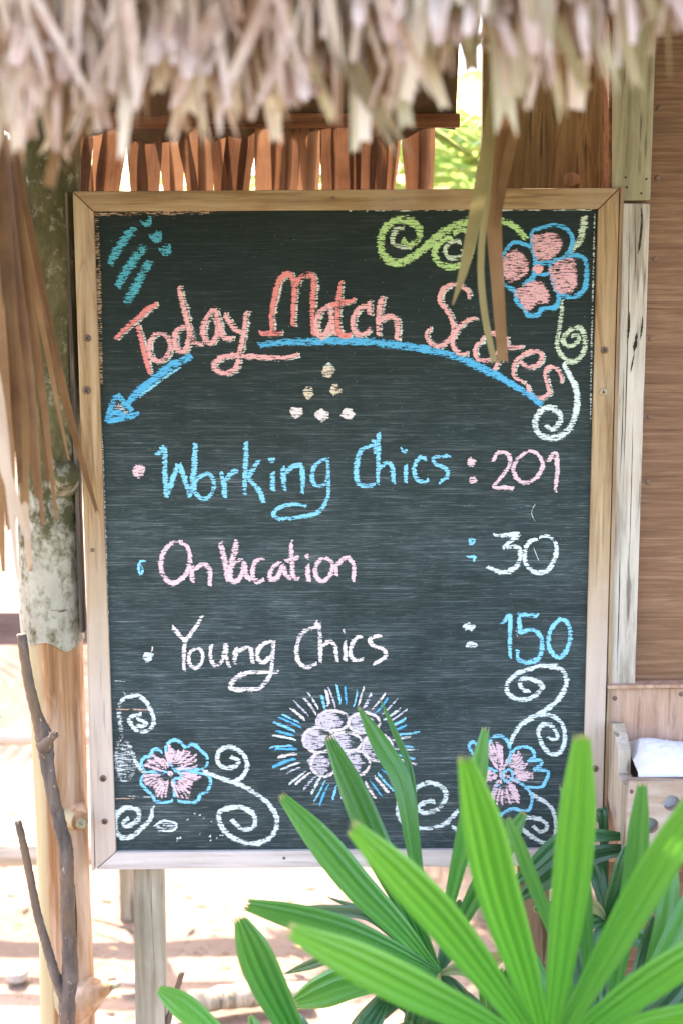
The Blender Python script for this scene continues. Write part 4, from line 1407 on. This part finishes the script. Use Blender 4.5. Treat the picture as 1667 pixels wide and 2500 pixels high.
slab('roof_mat', -1.05, 1.10, (YE + 0.14, 1.955), (-0.03, 2.50), 0.05, M['thatch_in'], roof)
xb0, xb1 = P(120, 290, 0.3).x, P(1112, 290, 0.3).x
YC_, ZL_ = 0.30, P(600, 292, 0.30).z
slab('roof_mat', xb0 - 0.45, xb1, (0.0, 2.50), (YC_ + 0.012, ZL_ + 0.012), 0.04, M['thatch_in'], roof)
tube('ridge_pole', [Vector((-1.05, 0.0, 2.43)), Vector((0, 0.0, 2.44)), Vector((1.1, 0.0, 2.43))], [0.03, 0.032, 0.03], M['leg_brown'], roof, 10, 10, 0.03, 1)
tube('eave_pole', [Vector((-1.05, YE + 0.2, 1.93)), Vector((0, YE + 0.2, 1.935)), Vector((1.1, YE + 0.2, 1.94))], [0.018, 0.018, 0.018], M['leg_brown'], roof, 10, 10, 0.03, 1)

# ---- leaf screen behind the board
YC = 0.30
scr = thing('leaf_screen', P(640, 480, YC), 'red-brown dry palm leaf screen hanging from a lath behind the chalkboard', 'screen')
prism('lath', quad([(120, 273), (120, 312), (1122, 310), (1122, 277)], YC - 0.012), (0, 0.016, 0), M['red_lath'], scr, 0.0015)
sr = random.Random(5)
x = 172.0
gaps = {210: 10, 262: 14, 384: 6, 612: 7, 722: 8, 772: 6, 942: 18}
kc = SC(YC)
while x < 1045:
    w = sr.uniform(22, 58)
    lean = sr.uniform(-22, 30) * (1 if x < 620 else -0.6)
    x0 = x + w / 2
    Yj = YC + 0.006 + sr.uniform(0, 0.012)
    pts = [P(x0 - lean * 0.3, 285, Yj), P(x0, 360, Yj + 0.004), P(x0 + lean * 0.6, 440, Yj), P(x0 + lean, 560, Yj + 0.01)]
    strip('screen_leaf', pts, [w * kc * 0.9, w * kc * 1.05, w * kc * sr.uniform(0.85, 1.05), w * kc * sr.uniform(0.7, 1.0)], M['screen'], scr, 8, sr.uniform(0.1, 0.35), Vector((sr.gauss(0, 0.2), -1, 0)), 2, 0.1, sr.randint(0, 999))
    x += w * sr.uniform(0.66, 0.84)
    for g, gw in gaps.items():
        if x - w < g <= x:
            x += gw
for i in range(7):
    x0 = sr.uniform(230, 1060)
    Yj = YC + 0.02 + sr.uniform(0, 0.01)
    ln = sr.uniform(-30, 30)
    strip('screen_leaf', [P(x0, 285, Yj), P(x0 + ln * 0.5, 400, Yj), P(x0 + ln, 520, Yj)], [20 * kc, 24 * kc, 12 * kc], M['screen'], scr, 7, 0.3, Vector((0, -1, 0)), 1, 0.1, i)

# ---- dry leaves hanging from the eave
hl = thing('dry_palm_frond', P(30, 380, -0.42), 'bunch of long brown dry palm leaflets hanging in front of the log post', 'palm frond')
for pts, w, Y, mt in [
    ([(-20, 300), (10, 600), (45, 900), (62, 1240)], 44, -0.42, 'dry'), ([(-60, 340), (-30, 700), (5, 1000), (30, 1300)], 50, -0.40, 'dry'),
    ([(10, 330), (40, 620), (75, 900), (108, 1288)], 28, -0.45, 'dry'), ([(25, 340), (62, 620), (105, 950), (141, 1278)], 22, -0.44, 'dry'),
    ([(35, 350), (80, 620), (135, 860), (190, 1080), (241, 1258)], 20, -0.20, 'dry'), ([(20, 350), (75, 640), (125, 900), (170, 1128)], 12, -0.26, 'dry'),
    ([(40, 380), (95, 650), (150, 900)], 13, -0.30, 'dry'), ([(-30, 800), (5, 1000), (28, 1230), (46, 1425)], 18, -0.52, 'dry_pale'),
    ([(-20, 950), (5, 1110), (40, 1230), (68, 1318)], 20, -0.55, 'dry_pale'), ([(-40, 700), (-14, 1000), (2, 1250), (10, 1398)], 20, -0.36, 'dry'),
    ([(0, 330), (35, 640), (62, 940), (92, 1220)], 26, -0.36, 'dry'), ([(-20, 330), (15, 560), (28, 800), (70, 1350), (76, 1375)], 16, -0.34, 'dry_pale'),
    ([(-25, 320), (25, 600), (80, 800), (118, 1180)], 16, -0.33, 'dry'), ([(-40, 320), (-8, 700), (14, 1000), (22, 1290)], 34, -0.46, 'dry'), ([(-5, 330), (22, 640), (40, 930), (52, 1190)], 30, -0.47, 'dry')]:
    kk = SC(Y)
    w *= 1.2
    strip('leaflet', [P(x, y, Y + rnd.uniform(-0.01, 0.01)) for x, y in pts], [w * kk, w * kk * 1.1, w * kk * 0.9, w * kk * 0.35], M[mt], hl, 14, rnd.uniform(0.3, 0.6), Vector((rnd.gauss(0, 0.35), -1, 0)), 1, 0.02, rnd.randint(0, 999))
hr = thing('dry_palm_frond', P(1210, 230, -0.36), 'few narrow tan dry leaf strips hanging over the word Scores', 'palm frond')
for pts, ws, Y, mt in [
    ([(1215, 150), (1192, 330), (1160, 520), (1130, 660), (1103, 747)], (30, 32, 34, 22, 3), -0.42, 'dry_olive'),
    ([(1245, 150), (1215, 350), (1203, 520), (1213, 700), (1226, 888)], (34, 38, 38, 32, 26), -0.36, 'dry'),
    ([(1200, 200), (1192, 430), (1172, 630), (1182, 770), (1206, 888)], (16, 17, 17, 17, 14), -0.38, 'dry_olive'),
    ([(1285, 140), (1262, 280), (1232, 420), (1212, 560)], (26, 28, 24, 6), -0.37, 'dry')]:
    kk = SC(Y)
    strip('leaflet', [P(x, y, Y) for x, y in pts], [w * kk for w in ws], M[mt], hr, 14, 0.35, Vector((0.15, -1, 0)), 1, 0.02, 3)


# ------------------------------------------------------------------ green fan palms
def width_profile(w, kk, blunt=0.45):
    return [w * 0.30 * kk, w * 0.72 * kk, w * 1.0 * kk, w * 0.92 * kk, w * blunt * kk]


def palm(name, label, hub, Yh, blades, stem_to, kind_default, stalk=True):
    h = P(hub[0], hub[1], Yh)
    t = thing(name, (h.x + stem_to[0], h.y + stem_to[1], 0.0), label, 'palm', 'leafy palms in front of the chalkboard')
    for i, b in enumerate(blades):
        tipp, midp, w, Yt, mt = b[:5]
        start = b[5] if len(b) > 5 else hub
        Ys = b[6] if len(b) > 6 else Yh
        a = P(start[0], start[1], Ys)
        m_ = P(midp[0], midp[1], (Ys + Yt) / 2 - 0.02)
        e = P(tipp[0], tipp[1], Yt)
        q1 = a.lerp(m_, 0.5) + Vector((0, -0.005, 0.006))
        q2 = m_.lerp(e, 0.5) + Vector((0, -0.005, 0.004))
        kk = SC((Ys + Yt) / 2)
        fc = Vector((rnd.gauss(0, 0.18), -1, 0.55 + rnd.uniform(-0.2, 0.25))).normalized()
        strip('leaf_blade', [a, q1, m_, q2, e], width_profile(w, kk, b[7] if len(b) > 7 else rnd.uniform(0.22, 0.42)), M[mt or kind_default], t, 30, rnd.uniform(0.26, 0.42), fc, 2 if w < 60 else 4, 0.05 if w > 30 else 0.01, rnd.randint(0, 9999), rnd.gauss(0, 0.12), False, 0.62)
    g = Vector((h.x + stem_to[0], h.y + stem_to[1], -0.05))
    midz = h.lerp(g, 0.5) + Vector((stem_to[0] * 0.2, 0.0, 0.05))
    tube('stem', [h, midz, g], [0.004, 0.006, 0.008], M['stem'], t, 8, 16, 0.08, 2)
    return t


B_, Mi, Dk, Ol = 'leaf_bright', 'leaf_mid', 'leaf_dark', 'leaf_olive'
palm('fan_palm', 'bright green fan palm leaf with broad blades spreading in front of the other palm leaves', (1335, 2590), -0.72, [
    ((846, 2008), (1085, 2255), 100, -0.86, B_), ((1128, 1832), (1212, 2180), 112, -0.84, B_), ((1420, 1783), (1392, 2140), 98, -0.80, B_),
    ((1740, 1880), (1555, 2190), 104, -0.84, B_), ((1790, 2265), (1570, 2410), 84, -0.86, B_), ((692, 2262), (1000, 2410), 104, -0.90, B_),
    ((1840, 2450), (1580, 2500), 66, -0.85, B_), ((1372, 1912), (1420, 2160), 46, -0.58, Mi, (1440, 2480), -0.6)], (0.02, 0.12), B_)
palm('fan_palm', 'mid green fan palm leaf with a pale hub below the rayed chalk flower', (1068, 2376), -0.36, [
    ((680, 1935), (875, 2165), 78, -0.34, Mi), ((798, 1790), (925, 2080), 74, -0.26, Mi), ((593, 2206), (835, 2270), 70, -0.40, Mi),
    ((872, 1722), (982, 1920), 50, -0.22, Mi, (1040, 2270), -0.34, 0.1), ((925, 1702), (1000, 1880), 17, -0.2, Mi, (1030, 2150), -0.3, 0.1),
    ((1186, 1768), (1143, 2000), 52, -0.40, Mi, (1075, 2300), -0.38), ((1282, 1978), (1190, 2130), 58, -0.42, Mi, (1090, 2320), -0.38),
    ((738, 2214), (900, 2236), 30, -0.22, Dk, (1020, 2340), -0.32, 0.15), ((694, 2378), (820, 2338), 26, -0.24, Dk, (1010, 2368), -0.32, 0.15),
    ((716, 2450), (860, 2395), 88, -0.30, Mi, (1060, 2380), -0.34), ((800, 2190), (960, 2260), 22, -0.15, Dk, (1060, 2370), -0.3, 0.1),
    ((1130, 2200), (1105, 2290), 60, -0.22, Dk, (1070, 2372), -0.34), ((1240, 2330), (1150, 2365), 44, -0.30, Ol, (1075, 2376), -0.35),
    ((840, 2540), (950, 2440), 60, -0.30, Dk, (1064, 2382), -0.34), ((1000, 2560), (1020, 2470), 60, -0.32, Dk, (1066, 2382), -0.34),
    ((1180, 2520), (1120, 2440), 60, -0.30, Dk, (1072, 2382), -0.34)], (0.05, 0.18), Mi)
palm('fan_palm', 'low fan palm leaf beside the cut stick with frayed blade tips', (800, 2680), -0.42, [
    ((582, 2234), (648, 2390), 92, -0.50, Mi, (770, 2640), -0.44), ((384, 2412), (475, 2480), 66, -0.46, Mi, (640, 2640), -0.42),
    ((690, 2460), (740, 2520), 50, -0.30, Dk, (800, 2660), -0.38), ((610, 2480), (630, 2520), 30, -0.34, Mi, (660, 2620), -0.38),
    ((940, 2440), (880, 2540), 70, -0.34, Dk), ((1010, 2500), (920, 2570), 60, -0.36, Dk)], (0.03, 0.12), Mi)
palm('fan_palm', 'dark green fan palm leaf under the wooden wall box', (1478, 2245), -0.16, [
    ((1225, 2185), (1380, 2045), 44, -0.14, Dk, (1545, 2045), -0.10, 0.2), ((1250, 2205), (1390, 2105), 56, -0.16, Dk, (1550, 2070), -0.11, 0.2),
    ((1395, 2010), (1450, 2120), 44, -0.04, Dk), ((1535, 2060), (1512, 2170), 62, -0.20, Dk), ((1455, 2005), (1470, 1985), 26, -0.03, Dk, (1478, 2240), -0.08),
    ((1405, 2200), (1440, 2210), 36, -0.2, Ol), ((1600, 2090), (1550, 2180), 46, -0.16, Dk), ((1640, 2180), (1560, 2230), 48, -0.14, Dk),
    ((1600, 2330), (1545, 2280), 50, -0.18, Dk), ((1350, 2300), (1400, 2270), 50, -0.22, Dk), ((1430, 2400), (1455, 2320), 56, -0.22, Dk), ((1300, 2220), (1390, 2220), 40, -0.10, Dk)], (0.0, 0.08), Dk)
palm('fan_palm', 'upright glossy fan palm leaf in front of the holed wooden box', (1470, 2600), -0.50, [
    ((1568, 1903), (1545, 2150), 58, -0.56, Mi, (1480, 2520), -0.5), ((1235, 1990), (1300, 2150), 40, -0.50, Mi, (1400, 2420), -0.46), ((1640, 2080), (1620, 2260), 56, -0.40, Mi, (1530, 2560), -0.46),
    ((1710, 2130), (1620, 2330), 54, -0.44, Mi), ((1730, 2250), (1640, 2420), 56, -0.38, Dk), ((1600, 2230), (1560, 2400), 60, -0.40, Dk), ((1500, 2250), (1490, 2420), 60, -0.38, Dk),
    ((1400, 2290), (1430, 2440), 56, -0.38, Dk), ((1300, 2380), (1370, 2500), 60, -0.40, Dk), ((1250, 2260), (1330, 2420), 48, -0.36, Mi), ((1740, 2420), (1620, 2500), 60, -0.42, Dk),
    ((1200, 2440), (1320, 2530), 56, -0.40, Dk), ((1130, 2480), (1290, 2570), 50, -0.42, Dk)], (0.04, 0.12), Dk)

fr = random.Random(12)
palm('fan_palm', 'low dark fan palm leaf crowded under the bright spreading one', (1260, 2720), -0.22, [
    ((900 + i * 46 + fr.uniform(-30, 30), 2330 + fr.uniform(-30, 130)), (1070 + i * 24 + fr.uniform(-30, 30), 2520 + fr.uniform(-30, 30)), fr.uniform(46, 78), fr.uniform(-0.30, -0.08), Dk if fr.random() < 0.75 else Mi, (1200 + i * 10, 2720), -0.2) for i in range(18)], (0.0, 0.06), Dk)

# ------------------------------------------------------------------ fence behind
YW = 1.06
kw = SC(YW)
fn = thing('chain_link_fence', (0, YW, 0), 'wire mesh fence with timber posts and log rails behind the chalkboard', 'fence')
fz0 = P(310, 2235, YW).z
for px in (310, 1180, -560):
    prism('post', [Vector((P(px - 18, 2200, YW).x, YW, 1.45)), Vector((P(px - 18, 2200, YW).x, YW, -0.1)), Vector((P(px + 18, 2200, YW).x, YW, -0.1)), Vector((P(px + 18, 2200, YW).x, YW, 1.45))], (0, 0.04, 0), M['leg'], fn, 0.003)
for py, r in ((2068, 37), (1795, 17)):
    c = P(100, py, YW - 0.03)
    tube('log_rail', [Vector((-2.2, YW - 0.05, c.z - 0.01)), Vector((-0.6, YW - 0.05, c.z)), Vector((0.4, YW - 0.05, c.z + 0.006)), Vector((2.2, YW - 0.05, c.z - 0.01))], [r * kw * 1.03, r * kw, r * kw * 0.94, r * kw], M['fence_wood'], fn, 14, 40, 0.03, 4)
c0, c1 = P(20, 1492, YW), P(20, 1572, YW)
prism('board', [Vector((-2.2, YW - 0.01, c0.z - 0.01)), Vector((-2.2, YW - 0.01, c1.z - 0.01)), Vector((-0.62, YW - 0.01, c1.z)), Vector((-0.62, YW - 0.01, c0.z))], (0, 0.02, 0), M['purple_board'], fn, 0.002)
# diamond mesh: one zig-zag wire shared by all
cell, wz = 0.055, 0.0011
pth = []
nz = 24
for i in range(nz + 1):
    pth.append(Vector(((cell / 2 if i % 2 else -cell / 2) * 1.02, 0.002 if i % 2 else -0.002, 0.02 + i * cell)))
wv, wf = tube_data(pth, [wz] * len(pth), 5)
wme = bpy.data.meshes.new('wire')
wme.from_pydata([tuple(v) for v in wv], [], wf)
wme.materials.append(M['wire'])
for i in range(46):
    o = bpy.data.objects.new('wire', wme)
    COL.objects.link(o)
    o.parent = fn
    o.location = (-1.5 + i * cell, 0.05, 0.0)

# ------------------------------------------------------------------ things on the sand
ft = P(560, 2462, 0.45)
def ground_pt(px, py):
    d = CROT @ Vector(((px - PW / 2) / FPX, -(py - PH / 2) / FPX, -1.0))
    return CAM + d * (-CAM.z / d.z)
g0, g1 = ground_pt(430, 2470), ground_pt(760, 2440)
tag(tube('fallen_timber', [g0 + Vector((0, 0, 0.012)), g0.lerp(g1, 0.5) + Vector((0, 0.01, 0.02)), g1 + Vector((0, 0, 0.015))], [0.022, 0.028, 0.024], M['leg'], None, 10, 20, 0.08, 9),
    'weathered length of timber lying on the sand behind the palm', 'timber')


def stone(px, py, r, seed, label):
    rr = random.Random(seed)
    c = ground_pt(px, py)
    bm = bmesh.new()
    bmesh.ops.create_icosphere(bm, subdivisions=3, radius=1.0)
    ph = [rr.uniform(0, 6) for _ in range(6)]
    for v in bm.verts:
        d = 1 + 0.16 * math.sin(v.co.x * 3 + ph[0]) + 0.14 * math.sin(v.co.y * 4 + ph[1]) + 0.12 * math.sin(v.co.z * 5 + ph[2])
        v.co = Vector((v.co.x * r * 1.4 * d, v.co.y * r * d, v.co.z * r * 0.6 * d)) + c + Vector((0, 0, r * 0.25))
    tag(bm_obj('stone', bm, M['stone'], None, True), label, 'stone')


stone(40, 2384, 0.022, 1, 'small grey stone on the sand beside the forked branch')
stone(318, 2398, 0.020, 2, 'small grey stone on the sand touching the foot of the grey board leg')
a, b = ground_pt(228, 2255), ground_pt(352, 2292)
tag(tube('twig', [a + Vector((0, 0, 0.012)), a.lerp(b, 0.5) + Vector((0, 0, 0.015)), b + Vector((0, 0, 0.006))], [0.003, 0.004, 0.003], M['stick'], None, 7, 10, 0.1, 2), 'thin dark twig lying on the sand between log post and board leg', 'twig')
V, F, U = [], [], []
lr = random.Random(3)
for i in range(900):
    x, y = lr.uniform(-2.2, 2.2), lr.uniform(0.15, 4.5)
    s = lr.uniform(0.008, 0.03)
    an = lr.uniform(0, 6.28)
    u, w = Vector((math.cos(an), math.sin(an), lr.uniform(-.2, .3))) * s, Vector((-math.sin(an), math.cos(an), lr.uniform(-.2, .2))) * s * 0.4
    c = Vector((x, y, 0.006))
    o = len(V)
    V += [c - u, c - w + Vector((0, 0, 0.004)), c + u, c + w + Vector((0, 0, 0.004))]
    U += [(0, 0.5), (0.5, 0), (1, 0.5), (0.5, 1)]
    F.append((o, o + 1, o + 2, o + 3))
tag(mesh_obj('leaf_litter', V, F, M['litter'], None, U, False), 'scattered dry leaves and chips lying on the sand', 'leaf litter', None, 'stuff')


# ------------------------------------------------------------------ greenery beyond the fence
def far_palm(x, y, h, nf, seed, label, Lf=1.5):
    r = random.Random(seed)
    t = thing('feather_palm', (x, y, 0), label, 'palm tree', 'pale palms beyond the fence')
    tube('trunk', [Vector((x, y, -0.1)), Vector((x + 0.04, y, h * 0.5)), Vector((x, y, h))], [0.06, 0.05, 0.045], M['leg'], t, 10, 12, 0.05, seed)
    for i in range(nf):
        an = 2 * math.pi * i / nf + r.uniform(-0.2, 0.2)
        up = r.uniform(0.3, 1.1)
        d = Vector((math.cos(an), math.sin(an), 0))
        c = Vector((x, y, h))
        pts = [c, c + d * Lf * 0.35 + Vector((0, 0, up * Lf * 0.4)), c + d * Lf * 0.75 + Vector((0, 0, up * Lf * 0.45)), c + d * Lf + Vector((0, 0, up * Lf * 0.2))]
        path = catmull(pts, 26)
        Vv, Ff, Uu = [], [], []
        for j in range(3, 26):
            tg = (path[min(j + 1, 25)] - path[j - 1]).normalized()
            sd = tg.cross(Vector((0, 0, 1))).normalized()
            ll = 0.38 * Lf * math.sin(math.pi * min(0.95, j / 27 + 0.1))
            for sg in (-1, 1):
                e = path[j] + (sd * sg * 0.8 + tg * 0.55 + Vector((0, 0, -0.25))).normalized() * ll
                wdt = tg * 0.018 * Lf
                o = len(Vv)
                m_ = path[j].lerp(e, 0.5) + Vector((0, 0, 0.03))
                Vv += [path[j] - wdt * 0.5, path[j] + wdt * 0.5, m_ + wdt, m_ - wdt, e]
                Uu += [(0, 0), (1, 0), (1, .5), (0, .5), (.5, 1)]
                Ff += [(o, o + 1, o + 2, o + 3), (o + 3, o + 2, o + 4)]
        tv, tf = tube_data(path, [0.010] * 26, 5)
        o = len(Vv)
        Vv += tv; Uu += [(0.5, 0.5)] * len(tv)
        Ff += [tuple(q + o for q in f) for f in tf]
        mesh_obj('frond', Vv, Ff, M['leaf_far'], t, Uu)


far_palm(0.56, 1.9, 1.75, 19, 1, 'pale feathery palm seen through the gap beside the leaf screen', 1.15)
far_palm(-0.6, 4.2, 1.3, 10, 2, 'pale feathery palm seen through slits of the leaf screen', 1.6)


def bush(x, y, r, h, n, seed, label):
    rr = random.Random(seed)
    t = thing('bush', (x, y, 0), label, 'bush', 'bushes beyond the fence')
    for i in range(4):
        a = rr.uniform(0, 6.28)
        tube('stem', [Vector((x, y, -0.05)), Vector((x + math.cos(a) * r * 0.2, y + math.sin(a) * r * 0.2, h * 0.4)), Vector((x + math.cos(a) * r * 0.5, y + math.sin(a) * r * 0.5, h * 0.8))], [0.025, 0.018, 0.008], M['stem'], t, 6, 8)
    Vv, Ff, Uu = [], [], []
    cl = [(Vector((rr.gauss(0, 0.45) * r, rr.gauss(0, 0.45) * r, h * rr.uniform(0.25, 0.95))), rr.uniform(0.25, 0.5) * r) for _ in range(16)]
    for i in range(n):
        c, q = rr.choice(cl)
        p = Vector((x, y, 0)) + c + Vector((rr.gauss(0, 0.5), rr.gauss(0, 0.5), rr.gauss(0, 0.5))) * q
        s = rr.uniform(0.05, 0.11)
        u = Vector((rr.gauss(0, 1), rr.gauss(0, 1), rr.gauss(0, 0.6))).normalized() * s
        w = u.cross(Vector((rr.gauss(0, 1), rr.gauss(0, 1), rr.gauss(0, 1)))).normalized() * s * 0.4
        o = len(Vv)
        Vv += [p - u, p - w, p + u, p + w]
        Uu += [(0.5, 0), (0, .5), (0.5, 1), (1, .5)]
        Ff.append((o, o + 1, o + 2, o + 3))
    mesh_obj('crown', Vv, Ff, M['leaf_bush'], t, Uu, False)


bush(-1.6, 9.5, 1.6, 1.9, 2600, 1, 'rounded leafy bush beyond the fence on the log post side')
bush(0.6, 11.0, 2.0, 2.2, 2600, 2, 'tall spreading bush beyond the fence behind the chalkboard')
bush(3.6, 10.0, 1.8, 2.0, 2600, 3, 'leafy bush beyond the fence behind the plywood wall')
